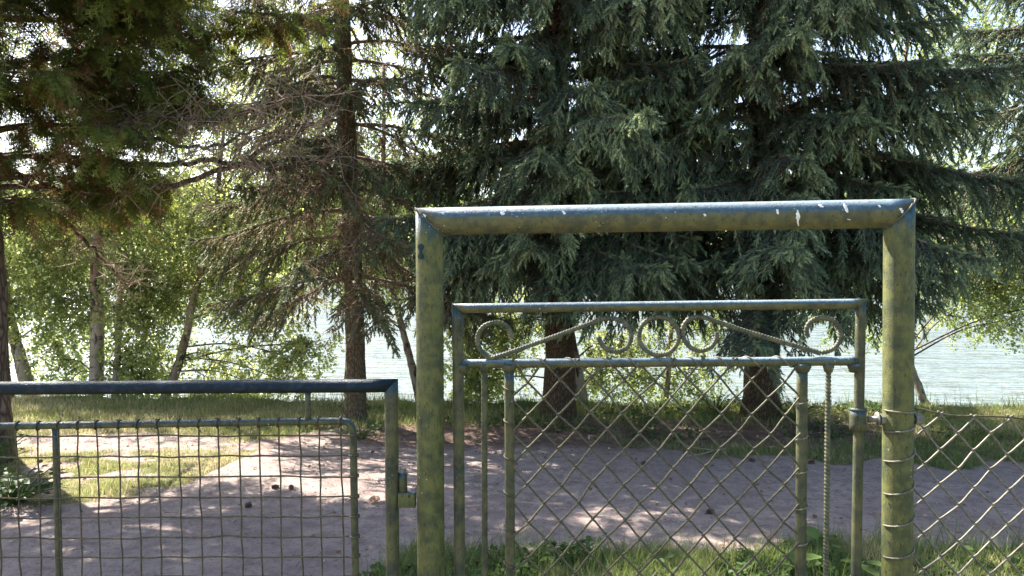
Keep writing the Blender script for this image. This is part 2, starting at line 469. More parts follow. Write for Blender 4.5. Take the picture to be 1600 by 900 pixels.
def ground_obj(name, sel):
    used = np.unique(Fq[sel]); remap = -np.ones(nx * ny, dtype=int); remap[used] = np.arange(len(used))
    mb = MB(); mb.add(V3[used], remap[Fq[sel]])
    o = mb.build(name, M_GROUND, None, True)
    a = o.data.attributes.new('grassy', 'FLOAT', 'POINT'); a.data.foreach_set('value', GG.reshape(-1)[used].astype(np.float32))
    a = o.data.attributes.new('litter', 'FLOAT', 'POINT'); a.data.foreach_set('value', LL.reshape(-1)[used].astype(np.float32))
    tag(o, kind='structure'); return o
ground_obj('ground', ~is_path)
ground_obj('path', is_path)

def mat_water():
    t = NT('lake_water')
    n1 = t.noise(t.pos((0.5, 1.7, 1), obj=False), 1.0, 2, 0.5); n2 = t.noise(t.pos((1.6, 4.6, 1), obj=False), 1.0, 3, 0.55)
    h = t.math('ADD', n1, t.math('MULTIPLY', n2, 0.35))
    return t.finish(t.bsdf((0.14, 0.17, 0.16), 0.12, t.bump(h, 0.30, 1.0), 0.5, IOR=1.333))
mb = MB()
wx = spaced(-30, 30, 3, -900, 900); wy = np.concatenate([np.arange(8.0, 60, 2.0), np.arange(60, 241, 15)])
A, B = np.meshgrid(wx, wy, indexing='ij'); k = np.arange(A.size).reshape(A.shape)
mb.add(np.stack([A, B, np.full_like(A, -0.55)], -1).reshape(-1, 3), np.stack([k[:-1, :-1], k[1:, :-1], k[1:, 1:], k[:-1, 1:]], -1).reshape(-1, 4))
tag(mb.build('lake_water', mat_water(), None, True), kind='structure')

# ------------------------------------------------------------------ far wood across the lake (one mass, a few pixels high)
mb = MB()
N = 22000
fx = rng.uniform(-320, 320, N); fy = rng.uniform(242, 262, N)
top = 20 + 12 * vnoise(fx / 22, fy * 0 + 3, 11) + 6 * vnoise(fx / 5, fy * 0 + 9, 12)
fz = 1.0 + rng.random(N) ** 0.8 * top
leaf3 = np.array([[-.5, 0, 0], [.5, 0, 0], [0.35, 0.8, 0.2], [-.3, 0.9, -.2]])
scatter(mb, leaf3, np.array([[0, 1, 2, 3]]), np.stack([fx, fy, fz], -1), norm(rng.normal(size=(N, 3))), rng.uniform(1.8, 4.0, N), rng.uniform(0, 6.28, N), rng.random(N))
o = mb.build('far_wood', M_FARLEAF); tag(o, kind='stuff', label='distant green wood along the far lake shore', cat='wood')

# ------------------------------------------------------------------ spruces
def shoot_template():
    """one bottle-brush shoot: a core and forward-swept needle blades"""
    V, F = [], []
    def tri(a, b, c):
        i = len(V); V.extend([a, b, c]); F.append([i, i + 1, i + 2])
    tri((-.05, 0, 0), (.05, 0, 0), (0, 1.0, 0)); tri((0, 0, -.05), (0, 0, .05), (0, 1.0, 0))
    n = 9
    for i in range(n):
        y0 = 0.02 + 0.74 * i / n; a = i * 2.4
        c, s = math.cos(a), math.sin(a); ln = 0.30
        px, pz = -s, c
        wd = 0.07
        out = 0.20 if i < 6 else 0.15
        tri((-px * wd, y0, -pz * wd), (px * wd, y0, pz * wd), (c * out, y0 + ln, s * out))
    return np.array(V, dtype=float), np.array(F)
SHV, SHF = shoot_template()

def branch_curve(h, az, L, e0, droop, k=14):
    s = np.linspace(0, 1, k)
    z = h + L * (s * math.tan(e0) - droop * s ** 1.7 + droop * 0.45 * np.clip(s - 0.65, 0, 1) ** 2 * 4)
    wig = 0.05 * L * np.sin(s * 5 + az * 3) * s
    x = math.cos(az) * L * s - math.sin(az) * wig
    y = math.sin(az) * L * s + math.cos(az) * wig
    return np.stack([x, y, z], -1)

def spruce(loc, H, r0, label, seed, Lfun, hmin, htop, live=1.0, lean=(0, 0), mat=M_NEEDLE, extra=(), detail_h=5.6, skip=None, whorl=0.27, per=6, dens=1.0, hk=1.0, bark=M_SPRBARK):
    rg = np.random.default_rng(seed)
    root = empty('spruce_tree', loc, label, 'tree', 'spruces along the lake bank')
    # trunk with root flare
    zz = np.linspace(-0.25, H, 60)
    rr = r0 * (1 - zz.clip(0) / H) ** 0.85 + 0.4 * r0 * np.exp(-np.abs(zz + 0.05) / 0.22) * (zz > -0.3) + 0.004 * rg.normal(size=60)
    P = np.stack([lean[0] * zz + 0.02 * np.sin(zz * 1.1), lean[1] * zz + 0.02 * np.cos(zz * 0.9), zz], -1)
    V, F = tube(P, np.maximum(rr, 0.012), 20)
    V = V + 0.006 * rg.normal(size=V.shape)
    tb = MB(); tb.add(V, F)
    tb.build('trunk', bark, root, True)
    bb = MB(); cb = MB()
    specs = []
    h = hmin
    while h < htop:
        n = per if h < detail_h else max(4, per - 1)
        a0 = rg.uniform(0, 6.28)
        for i in range(n):
            az = a0 + i * 2 * PI / n + rg.normal() * 0.25
            hh = h + rg.uniform(-0.12, 0.12)
            L = Lfun(hh, az) * rg.uniform(0.72, 1.12)
            if L < 0.25: continue
            if skip is not None and skip(hh, az, rg): continue
            e0 = np.interp(hh, [0, 3, 8, 14], [-0.02, 0.10, 0.35, 0.6]) + rg.normal() * 0.07
            dr = np.interp(hh, [0, 3, 8, 14], [0.38, 0.34, 0.25, 0.1]) + rg.normal() * 0.05
            specs.append((hh, az, L, e0, dr, None))
        h += whorl * (1 if h < detail_h else (1.7 if live > 0.5 else 2.6))
    for e in extra: specs.append(e)
    for (hh, az, L, e0, dr, lv) in specs:
        lv_ = live if lv is None else lv
        C = branch_curve(hh, az, L, e0, dr)
        C[:, 0] += lean[0] * hh; C[:, 1] += lean[1] * hh
        V, F = tube(C, np.linspace(0.010 + 0.009 * L, 0.004, len(C)), 5, caps=False)
        bb.add(V, F, 0)
        fine = hh < detail_h
        back = math.sin(az) > 0.45
        st = ((0.085 if back else 0.055) if fine else 0.17) / dens
        S = resample(C, st); n = len(S)
        T = norm(np.gradient(S, axis=0))
        s = np.linspace(0, 1, n)
        side = np.cross(T, [0, 0, 1.0]); side = norm(side)
        for sg in (-1, 1):
            keep = (s > 0.10) & (rg.random(n) < 0.93)
            O = S[keep]; t_ = T[keep]; sd = side[keep] * sg; ss = s[keep]; m = len(O)
            if m == 0: continue
            ll = (0.20 + 0.50 * np.sin(np.clip(ss * 1.05, 0, 1) * PI) ** 0.7 * min(1, L / 2.0)) * rg.uniform(0.55, 1.15, m) * (1 - 0.45 * (ss > 0.85))
            hang = hk * rg.uniform(0.3, 1.9, m) * (0.6 + 0.6 * (1 - ss))
            d0 = norm(t_ * (0.55 + 0.5 * ss[:, None]) + sd * rg.uniform(0.5, 1.0, (m, 1)) + np.array([0, 0, -1.0]) * (hang * 0.45)[:, None])
            d1 = norm(d0 * 0.7 + np.array([0, 0, -1.0]) * hang[:, None])
            mid = O + d0 * (ll * 0.45)[:, None]; end = mid + d1 * (ll * 0.55)[:, None]
            sticks(bb, O, mid, 0.0045, 0.003); sticks(bb, mid, end, 0.003, 0.0016)
            # shoots
            dead = (rg.random(m) < (1 - lv_)) | (ss < 0.22 + 0.1 * rg.random(m))
            stp = (0.06 if back else 0.046) if fine else 0.12
            K = np.maximum(2, (ll / stp)).astype(int)
            li = np.repeat(np.arange(m), K)
            tt = (np.concatenate([np.arange(q) for q in K]) + 0.6 + rg.uniform(-.3, .3, K.sum())) / np.repeat(K, K)
            tt = np.clip(tt, 0.05, 1)
            on1 = tt < 0.45
            Pq = np.where(on1[:, None], O[li] + (mid - O)[li] * (tt / 0.45)[:, None], mid[li] + (end - mid)[li] * ((tt - 0.45) / 0.55)[:, None])
            dq = np.where(on1[:, None], d0[li], d1[li])
            dd = dead[li]
            for q in (-1, 1):
                kp = ~dd & (rg.random(len(li)) < 0.85)
                if kp.sum() == 0: continue
                dk = dq[kp]; sv = norm(np.cross(dk, norm(rg.normal(size=dk.shape) * 0.35 + np.array([0, 0, 1.0])[None] + 0.6 * t_[li][kp]))) * q
                D = norm(dk + sv * rg.uniform(0.45, 0.95, (len(dk), 1)) + np.array([0, 0, -0.35]) + 0.12 * rg.normal(size=dk.shape))
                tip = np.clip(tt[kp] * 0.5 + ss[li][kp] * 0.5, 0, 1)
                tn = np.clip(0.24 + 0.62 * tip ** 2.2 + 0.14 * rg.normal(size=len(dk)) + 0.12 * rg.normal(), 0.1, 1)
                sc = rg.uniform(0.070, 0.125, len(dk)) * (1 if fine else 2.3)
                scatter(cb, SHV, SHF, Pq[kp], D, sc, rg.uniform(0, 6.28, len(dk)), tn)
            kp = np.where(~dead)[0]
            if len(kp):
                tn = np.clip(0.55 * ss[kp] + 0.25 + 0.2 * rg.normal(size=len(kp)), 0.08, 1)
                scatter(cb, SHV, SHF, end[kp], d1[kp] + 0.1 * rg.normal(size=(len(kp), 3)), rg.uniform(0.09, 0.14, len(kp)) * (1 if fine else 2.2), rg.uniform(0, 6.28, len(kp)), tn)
            # bare dead twiglets
            kd = dd & (rg.random(len(li)) < 0.8)
            if kd.sum():
                D = norm(dq[kd] * 0.6 + rg.normal(size=(kd.sum(), 3)) * 0.6 + np.array([0, 0, -0.5]))
                ln = rg.uniform(0.05, 0.16, kd.sum()) * (1 if fine else 2)
                sticks(bb, Pq[kd], Pq[kd] + D * ln[:, None], 0.002, 0.0011, 1)
                # remnants of dry needles
                kk = np.where(kd)[0]; kk = kk[rg.random(len(kk)) < 0.25]
                if len(kk):
                    scatter(cb, SHV, SHF, Pq[kk], norm(dq[kk] + np.array([0, 0, -0.6]) + 0.3 * rg.normal(size=(len(kk), 3))), rg.uniform(0.05, 0.09, len(kk)), rg.uniform(0, 6.28, len(kk)), np.abs(rg.normal(size=len(kk)) * 0.07))
        if lv_ > 0.6 and fine:
            for q in range(3):
                ii = np.where((s > 0.25) & (rg.random(n) < 0.85))[0]
                D = norm(T[ii] + side[ii] * rg.uniform(-0.7, 0.7, (len(ii), 1)) + np.array([0, 0, 1.0]) * rg.uniform(-0.1, 0.55, (len(ii), 1)))
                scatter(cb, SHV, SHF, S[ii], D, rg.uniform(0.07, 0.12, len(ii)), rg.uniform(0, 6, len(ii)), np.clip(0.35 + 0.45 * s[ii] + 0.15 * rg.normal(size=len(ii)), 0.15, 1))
        # tip
        if lv_ > 0.3:
            scatter(cb, SHV, SHF, np.repeat(C[-1:], 5, 0), norm(np.repeat(T[-1:], 5, 0) + 0.5 * rg.normal(size=(5, 3))), np.full(5, 0.10), rg.uniform(0, 6, 5), np.full(5, 0.85))
    bb.build('branches', [M_TWIG, M_DEADTWIG], root, True)
    cb.build('crown', mat, root, False)
    return root

def Lf(base, H, side=None):
    def f(h, az):
        L = base * max(0.05, (1 - h / H)) ** 0.75
        if side: L *= side(h, az)
        return L
    return f

HB = 13.0
pA = gnd(555, 662); pB = gnd(873, 655); pC = gnd(1190, 655)
cam_az = -PI / 2
spruce((pA[0], pA[1], 0.0), 12.5, 0.108, 'tall thin spruce with half bare brownish branches, slim trunk behind the left gate', 21,
       Lf(1.75, 12.5), 1.55, 8.5, live=0.62, dens=0.9, hk=0.75, lean=(-0.018, 0), mat=M_NEEDLE_DRY, whorl=0.34, per=5, detail_h=5.0, bark=M_SPRBARK2,
       extra=[(2.75, R(-70), 0.85, 0.1, 0.4, 1.0), (3.0, R(-110), 0.8, 0.15, 0.4, 1.0), (3.9, R(-95), 0.8, 0.1, 0.4, 1.0), (4.3, R(-70), 0.9, 0.1, 0.4, 1.0), (3.5, R(-75), 0.7, 0.1, 0.4, 1.0), (3.4, R(-150), 1.3, 0.1, 0.3, 1.0), (4.6, R(-60), 1.3, 0.1, 0.3, 1.0)])
spruce((pB[0], pB[1], 0.0), 14.0, 0.165, 'dense blue green spruce whose brown trunk shows through the left half of the wire gate', 33,
       Lf(2.15, 14.5), 1.75, 12.5, live=1.0, whorl=0.235, per=7, skip=lambda h, az, r: h < 4.6 and math.sin(az) > 0.3 and r.random() < 0.45,
       extra=[(2.6, R(-95), 2.2, 0.1, 0.42, 1.0), (3.2, R(-80), 2.5, 0.12, 0.36, 1.0), (3.6, R(-110), 2.4, 0.12, 0.33, 1.0), (2.3, R(-130), 1.9, 0.1, 0.4, 1.0), (4.2, R(-70), 2.5, 0.1, 0.3, 1.0), (2.1, R(-60), 1.9, 0.1, 0.4, 1.0), (1.95, R(-90), 1.3, 0.1, 0.4, 1.0), (2.0, R(-115), 1.5, 0.1, 0.4, 1.0), (2.05, R(-75), 1.6, 0.1, 0.4, 1.0), (4.4, R(-125), 2.3, 0.1, 0.3, 1.0), (3.0, R(178), 2.2, 0.1, 0.3, 1.0)])
spruce((pC[0], pC[1], 0.0), 14.5, 0.18, 'broad dense spruce with the thickest trunk, seen through the right half of the wire gate', 44,
       Lf(2.55, 15), 1.70, 13, live=1.0, whorl=0.235, per=7, skip=lambda h, az, r: h < 4.6 and math.sin(az) > 0.3 and r.random() < 0.45,
       extra=[(3.6, R(-60), 2.6, 0.12, 0.34, 1.0), (2.8, R(-40), 2.7, 0.1, 0.34, 1.0), (2.4, R(-100), 2.1, 0.1, 0.4, 1.0), (1.95, R(-90), 1.3, 0.1, 0.4, 1.0), (2.05, R(-70), 1.6, 0.1, 0.4, 1.0), (2.05, R(-120), 1.6, 0.1, 0.4, 1.0), (4.2, R(-85), 2.5, 0.12, 0.33, 1.0), (3.0, R(-140), 2.1, 0.1, 0.35, 1.0), (2.3, R(-15), 2.8, 0.1, 0.3, 1.0)])
pD = at(1745, 500, 8.7)
spruce((pD[0], 8.6, 0.0), 11.0, 0.14, 'spruce beyond the right edge whose dark boughs reach in over the fence', 55,
       Lf(2.45, 12), 2.05, 9.5, live=0.9, whorl=0.33, per=6, skip=lambda h, az, r: math.cos(az) > 0.3 and r.random() < 0.5)

# ------------------------------------------------------------------ the big scale-leaved conifer at the left
def spray_template():
    """one flat fern-like spray of scale leaves"""
    V, F = [], []
    def strip(a, b, w):
        a = np.array(a, float); b = np.array(b, float); d = norm(b - a); s = np.array([-d[1], d[0], 0]) * w
        i = len(V); V.extend([a - s, a + s, b + s * 0.5, b - s * 0.5]); F.append([i, i + 1, i + 2, i + 3])
    strip((0, 0, 0), (0, 1, -0.06), 0.018)
    for i in range(8):
        y = 0.08 + i * 0.115; sg = 1 if i % 2 else -1
        ln = 0.42 * (1 - y * 0.62)
        e = np.array([sg * ln * 0.62, y + ln * 0.75, -0.05 - 0.05 * y])
        strip((0, y, 0), e, 0.018)
        for q in (0.4, 0.72):
            b = np.array([0, y, 0]) * (1 - q) + e * q
            strip(b, b + np.array([sg * 0.02 - 0.09 * sg, 0.13, -0.03]), 0.016)
            strip(b, b + np.array([sg * 0.13, 0.05, -0.03]), 0.014)
    return np.array(V), np.array(F)
SPV, SPF = spray_template()

rg = np.random.default_rng(91)
tj = np.array([at(-22, 700, 6.6)[0], 6.6, 0.0])
troot = empty('conifer_tree', tj, 'big scale leaved conifer at the left edge with rusty inner foliage and long bare limbs', 'tree')
zz = np.linspace(-0.25, 8.3, 50)
P = np.stack([0.03 * np.sin(zz), 0.03 * np.cos(zz * 1.3), zz], -1)
V, F = tube(P, 0.17 * (1 - zz.clip(0) / 8.8) ** 0.8 + 0.06 * np.exp(-np.abs(zz) / 0.25), 22); V += rg.normal(size=V.shape) * 0.006
tb = MB(); tb.add(V, F); tb.build('trunk', M_CONBARK, troot, True)
lb = MB(); cb = MB()
def limb_sprays(C, s0, width, nper, hang=0.5, scale=0.26, dead=0.3):
    """sub-branches of one limb, then sprays on them"""
    S = resample(C, 0.10); n = len(S); T = norm(np.gradient(S, axis=0)); s = np.linspace(0, 1, n)
    side = norm(np.cross(T, [0, 0, 1.0]))
    ix = np.where(s > s0)[0]
    for q in (-1, 1):
        m = len(ix); O = S[ix]; ss = s[ix]
        ll = width * (1 - 0.55 * ss) * rg.uniform(0.5, 1.2, m)
        d = norm(T[ix] * 0.7 + side[ix] * q * rg.uniform(0.4, 1, (m, 1)) + np.stack([np.zeros(m), np.zeros(m), rg.uniform(-0.6, 0.35, m)], -1))
        E = O + d * ll[:, None]
        sticks(lb, O, E, 0.006, 0.0025, 0)
        keep = vnoise(O[:, 0] * 1.7 + O[:, 2] * 1.1 + 9, O[:, 1] * 1.7 + O[:, 2] * 0.7, 77) > (0.20 if nper > 4 else 0.42)
        O, E, d, ll, ss = O[keep], E[keep], d[keep], ll[keep], ss[keep]; m = len(O)
        if m == 0: continue
        K = nper
        li = np.repeat(np.arange(m), K); tt = rg.uniform(0.15, 1.05, len(li))
        Pq = O[li] + (E - O)[li] * tt[:, None]
        D = norm(d[li] * 0.8 + rg.normal(size=(len(li), 3)) * 0.45 + np.array([0, 0, -hang]))
        outer = np.clip(0.35 * tt + 0.65 * ss[li], 0, 1)
        tn = np.where(rg.random(len(li)) < dead * (1.35 - outer), rg.uniform(0, 0.3, len(li)), np.clip(0.45 + 0.4 * outer + 0.18 * rg.normal(size=len(li)), 0.36, 1))
        scatter(cb, SPV, SPF, Pq, D, rg.uniform(0.65, 1.15, len(li)) * scale, rg.normal(size=len(li)) * 0.7, tn)
h = 2.25
while h < 8.0:
    n = 8 if h < 3.1 else (9 if h < 4.4 else 4)
    a0 = rg.uniform(0, 6.28)
    for i in range(n):
        az = a0 + i * 2 * PI / n + rg.normal() * 0.3
        fwd = math.cos(az - R(-35))           # 1 towards camera and right
        if h < 6.0:
            if math.cos(az - R(110)) > 0.25: continue      # no low limbs on the lake side
            L = (1.1 + 0.76 * (h - 2.25)) * (0.85 + 0.25 * fwd)
            L = min(L, 3.05 + (1.1 * max(0, fwd) if h > 4.0 else 0))
        else:
            L = 2.4 * (1 - (h - 6) / 2.2) ** 0.8 + 0.15
        L *= rg.uniform(0.8, 1.1)
        if h > 4.2 and math.cos(az) > 0: L = min(L, 1.35 / max(0.05, math.cos(az)))
        C = branch_curve(h + rg.uniform(-.1, .1), az, L, 0.28 if h > 4 else 0.22, 0.28, 12)
        V, F = tube(C, np.linspace(0.035, 0.006, 12), 6, caps=False); lb.add(V, F, 0)
        big = h > 6.2
        limb_sprays(C, 0.22 if h < 4.4 else 0.15, 0.75, 4 if h > 4.4 else (11 if h < 3.0 else 16), 0.45, 0.42 if big else 0.235, 0.46)
    h += 0.25 if h < 4.4 else 0.40
# long bare limbs reaching right
def bare_limb(pts, r, n_tw, spread=0.5, tuft=0):
    C = catmull([np.array(p) - tj for p in pts], 10)
    C = C + 0.012 * rg.normal(size=C.shape)
    V, F = tube(C, np.linspace(r, r * 0.35, len(C)), 8, caps=False); lb.add(V, F, 0)
    T = norm(np.gradient(C, axis=0))
    ix = rg.integers(3, len(C), n_tw); O = C[ix]
    D = norm(T[ix] * rg.uniform(0.2, 1, (n_tw, 1)) + rg.normal(size=(n_tw, 3)) * 0.7)
    ln = rg.uniform(0.15, spread, n_tw)
    M1 = O + D * (ln * 0.5)[:, None]; D2 = norm(D + rg.normal(size=D.shape) * 0.35 + np.array([0, 0, -0.15])); E = M1 + D2 * (ln * 0.5)[:, None]
    sticks(lb, O, M1, 0.006, 0.004, 1); sticks(lb, M1, E, 0.004, 0.002, 1)
    for rep in range(5):
        a = rg.uniform(0, 1, (n_tw, 1)); Q = M1 + (E - M1) * a
        D3 = norm(D2 * 0.5 + rg.normal(size=D.shape) * 0.7)
        sticks(lb, Q, Q + D3 * rg.uniform(0.05, 0.22, (n_tw, 1)), 0.0025, 0.0012, 1)
    if tuft:
        ix = rg.integers(0, n_tw, tuft)
        scatter(cb, SHV, SHF, E[ix], norm(D2[ix] + rg.normal(size=(tuft, 3)) * 0.4 + np.array([0, 0, -.6])), rg.uniform(0.09, 0.15, tuft), rg.uniform(0, 6, tuft), rg.uniform(0.2, 0.7, tuft))
bare_limb([at(-15, 262, 6.6), at(110, 291, 6.5), at(280, 288, 6.4), at(400, 240, 6.3), at(490, 192, 6.2)], 0.034, 70)
bare_limb([at(-15, 240, 6.6), at(170, 254, 6.8), at(340, 252, 6.9), at(430, 262, 7.0), at(530, 245, 7.0)], 0.032, 80)
bare_limb([at(-15, 150, 6.6), at(250, 185, 6.3), at(360, 182, 6.2), at(480, 140, 6.1)], 0.026, 70)
bare_limb([at(-15, 200, 6.6), at(200, 215, 6.2), at(330, 230, 6.1), at(420, 190, 6.0)], 0.022, 70)
bare_limb([at(-10, 235, 6.6), at(90, 330, 6.9), at(150, 395, 7.2), at(195, 445, 7.4)], 0.024, 60, 0.45)
lb.build('branches', [M_CONBARK, M_DEADTWIG], troot, True)
cb.build('crown', M_THUJA, troot, False)

# ------------------------------------------------------------------ birches on the bank slope
BLV = np.array([[0, 0, 0], [0.42, 0.42, 0.05], [0, 1, 0], [-0.42, 0.42, 0.05]]); BLF = np.array([[0, 1, 2, 3]])
def birch(label, trunk_pts, w_px, blobs, seed, leaf=0.042, tintmean=0.5, bark=M_BIRCH, top=None, name='birch_tree'):
    """blobs: (px, py, Y, radius x, radius z, number of hanging twigs)"""
    rg = np.random.default_rng(seed)
    pts = [at(*p) for p in trunk_pts]
    b = pts[0]
    zb = float(height(np.array([b[0]]), np.array([b[1]]))[0])
    base = np.array([b[0], b[1], zb])
    root = empty(name, base, label, 'tree', 'birches on the lake bank')
    d = norm(pts[0] - pts[1]); start = pts[0] + d * max(0.0, (pts[0][2] - zb + 0.2) / max(0.2, -d[2]))
    C = catmull([start] + pts, 8)
    r0 = w_px / 2 / FPX * b[1]
    rad = np.linspace(r0 * 1.12, r0 * 0.35, len(C)); rad[0] *= 1.3
    V, F = tube(C, rad, 14); V += rg.normal(size=V.shape) * 0.004
    tb = MB(); tb.add(V, F); part(tb, 'trunk', bark, root)
    bb = MB(); cb = MB()
    for (px, py, Y, rx, rz, nt) in blobs:
        nt = int(nt * (1.4 if py > 0 else 0.4))
        c = at(px, py, Y)
        # limb from the trunk to the middle of the clump
        above = C[C[:, 2] < c[2] + 0.3]
        i = len(above) - 1 if len(above) else 0
        j = rg.integers(max(0, int(i * 0.7)), max(1, i + 1))
        a = C[j]
        L = catmull([a, a * 0.5 + c * 0.5 + np.array([0, 0, 0.25 * rx]), c + rg.normal(size=3) * 0.1 * rx, c + (c - a) * 0.35 * min(1, rx / max(0.3, np.linalg.norm(c - a)))], 6)
        V, F = tube(L, np.linspace(min(0.012, r0 * 0.4), 0.003, len(L)), 6, caps=False); bb.add(V, F)
        # branchlets and hanging twigs
        u = np.clip(rg.normal(size=(nt, 3)) * 0.58, -1.5, 1.5)
        O = c + u * np.array([rx, rx * 0.8, rz])
        nb = max(3, nt // 7)
        hub = c + norm(rg.normal(size=(nb, 3))) * np.array([rx, rx * 0.8, rz]) * rg.uniform(0.2, 0.8, (nb, 1))
        Lp = L[rg.integers(len(L) // 2, len(L), nb)]
        sticks(bb, Lp, hub, 0.006, 0.003)
        near = np.argmin(((O[:, None] - hub[None]) ** 2).sum(-1), 1)
        sticks(bb, hub[near], O, 0.003, 0.0018)
        ln = rg.uniform(0.18, 0.5, nt) * min(1.0, 0.5 + rz)
        D = norm(rg.normal(size=(nt, 3)) * np.array([0.6, 0.6, 0.3]) + np.array([0, 0, -0.75]))
        E = O + D * ln[:, None]
        sticks(bb, O, E, 0.0018, 0.001)
        K = 20
        li = np.repeat(np.arange(nt), K); tt = rg.random(len(li))
        Q = O[li] + (E - O)[li] * tt[:, None] + rg.normal(size=(len(li), 3)) * 0.022
        DL = norm(rg.normal(size=(len(li), 3)) * 0.7 + np.array([0, 0, -0.6]))
        clump = np.repeat(rg.normal(size=nt) * 0.16, K)
        tn = np.clip(tintmean + clump + rg.normal(size=len(li)) * 0.15, 0, 1)
        scatter(cb, BLV, BLF, Q, DL, rg.uniform(0.65, 1.2, len(li)) * leaf, rg.uniform(0, 6.28, len(li)), tn)
    part(bb, 'branches', M_BTWIG, root)
    part(cb, 'crown', M_BLEAF, root, False)
    return root

birch('leaning birch with pale trunk nearest the left edge', [(47, 622, 10.2), (32, 560, 10.2), (20, 520, 10.2), (5, 430, 10.3), (-10, 300, 10.3), (-10, 100, 10.4)], 22,
      [(20, 480, 10.2, .35, .35, 50), (60, 440, 10.5, .5, .4, 110), (90, 520, 10.5, .45, .4, 60), (60, 380, 10.4, .5, .4, 120), (40, 330, 10.4, .6, .4, 110), (-60, 420, 10, .7, .6, 90), (-150, 250, 10.6, 1.2, 1, 120), (0, 120, 11, 1.2, 1.2, 120)], 1, tintmean=.55)
birch('straight upright birch with the thickest pale trunk among the left birches', [(150, 622, 10.0), (152, 520, 10.0), (150, 430, 10.0), (152, 370, 10.0), (166, 300, 10.0), (170, 180, 10.0), (175, 0, 10.1)], 22,
      [(110, 400, 10.2, .55, .45, 130), (200, 350, 10.3, .6, .45, 130), (130, 320, 10.2, .6, .4, 110), (110, 470, 10.1, .45, .4, 100), (210, 420, 9.8, .4, .4, 90), (90, 560, 10.3, .35, .35, 40), (110, 590, 10.2, .3, .25, 20), (220, 300, 10.3, .7, .4, 110), (180, 120, 10.6, 1.2, 1.0, 110), (300, 200, 10.8, 1.0, .8, 120), (160, -200, 10.6, 1.5, 1.5, 120)], 2, tintmean=.5)
birch('slim brown-stemmed birch close beside the straight pale birch', [(180, 622, 9.9), (184, 540, 9.9), (187, 470, 9.9), (200, 400, 9.9), (205, 300, 10)], 12,
      [(225, 500, 9.9, .4, .4, 90), (200, 570, 10.0, .32, .32, 60), (240, 450, 10, .5, .4, 110), (170, 480, 10.4, .4, .4, 70), (220, 590, 10.0, .35, .25, 60), (250, 560, 10.1, .3, .3, 50)], 3, tintmean=.6)
birch('slanting birch with thin pale trunk leaning right, low leafy boughs beside it', [(255, 628, 9.8), (275, 580, 9.8), (292, 520, 9.8), (302, 470, 9.8), (316, 420, 9.8), (335, 340, 9.9), (350, 200, 10)], 15,
      [(300, 360, 10, .55, .45, 130), (350, 420, 10, .45, .4, 110), (385, 500, 9.7, .5, .30, 60), (340, 570, 9.9, .42, .28, 50), (430, 560, 9.6, .45, .26, 62), (470, 540, 9.5, .3, .2, 40), (400, 605, 9.8, .42, .12, 34), (320, 612, 9.9, .45, .12, 34), (450, 596, 9.6, .3, .12, 22), (390, 450, 10.2, .5, .3, 60), (340, 300, 10.2, .7, .5, 140), (400, 350, 10.2, .6, .5, 130), (280, 450, 10, .35, .4, 70), (430, 460, 10.2, .45, .3, 80), (460, 60, 11.2, .8, 1.0, 110), (470, 250, 11, .8, .7, 130), (400, 130, 11, .8, .7, 100), (480, 140, 11, .5, .5, 60)], 4, tintmean=.75)
birch('leaning pale birch trunk just left of the thick gate post', [(660, 650, 9.5), (650, 600, 9.5), (638, 550, 9.5), (625, 500, 9.6), (610, 430, 9.7), (600, 300, 9.9), (600, 100, 10)], 14,
      [(600, 400, 10, .6, .5, 90), (560, 300, 10.5, .8, .6, 120), (620, 230, 10.5, .8, .7, 120), (480, 300, 10.8, .7, .6, 110), (430, 220, 11, .7, .6, 90), (520, 150, 11, .7, .7, 80), (560, 420, 10.6, .5, .3, 60), (470, 60, 11.2, .7, .7, 70), (600, 330, 10.8, .6, .6, 80), (520, 240, 11.2, .7, .6, 90), (600, 60, 10.8, .9, .9, 110), (640, 430, 10, .4, .3, 40), (500, 380, 10.4, .6, .5, 90)], 5, tintmean=.6)
birch('pale leaning birch half hidden behind the left brown spruce trunk', [(912, 640, 9.4), (904, 590, 9.4), (893, 530, 9.4), (880, 450, 9.5), (860, 300, 9.8), (850, 100, 10)], 20,
      [(735, 520, 9.6, .32, .35, 110), (740, 590, 9.5, .3, .3, 100), (720, 460, 9.8, .35, .3, 80), (790, 560, 9.8, .3, .35, 70), (800, 500, 9.8, .35, .3, 70), (940, 590, 9.7, .25, .35, 50), (960, 540, 9.7, .4, .3, 70), (900, 300, 10.5, .9, .6, 50), (780, 250, 10.5, .9, .7, 60), (850, 50, 10.8, 1.2, 1, 50), (830, 420, 10.2, .6, .4, 50)], 6, tintmean=.62)
birch('slender birch with fine leaves hanging over the water between the two brown spruce trunks', [(1040, 640, 9.7), (1046, 560, 9.7), (1052, 450, 9.8), (1060, 300, 9.9), (1070, 100, 10)], 9,
      [(1000, 600, 9.7, .3, .3, 42), (1060, 595, 9.8, .35, .3, 42), (1100, 580, 9.8, .3, .3, 30), (1030, 530, 9.8, .35, .3, 45), (1110, 520, 9.9, .35, .25, 35), (1050, 380, 10.4, .8, .5, 40), (1150, 250, 10.5, 1.0, .8, 50), (1000, 200, 10.5, .9, .8, 40), (1110, 480, 10, .5, .25, 35)], 7, leaf=0.04, tintmean=.45)
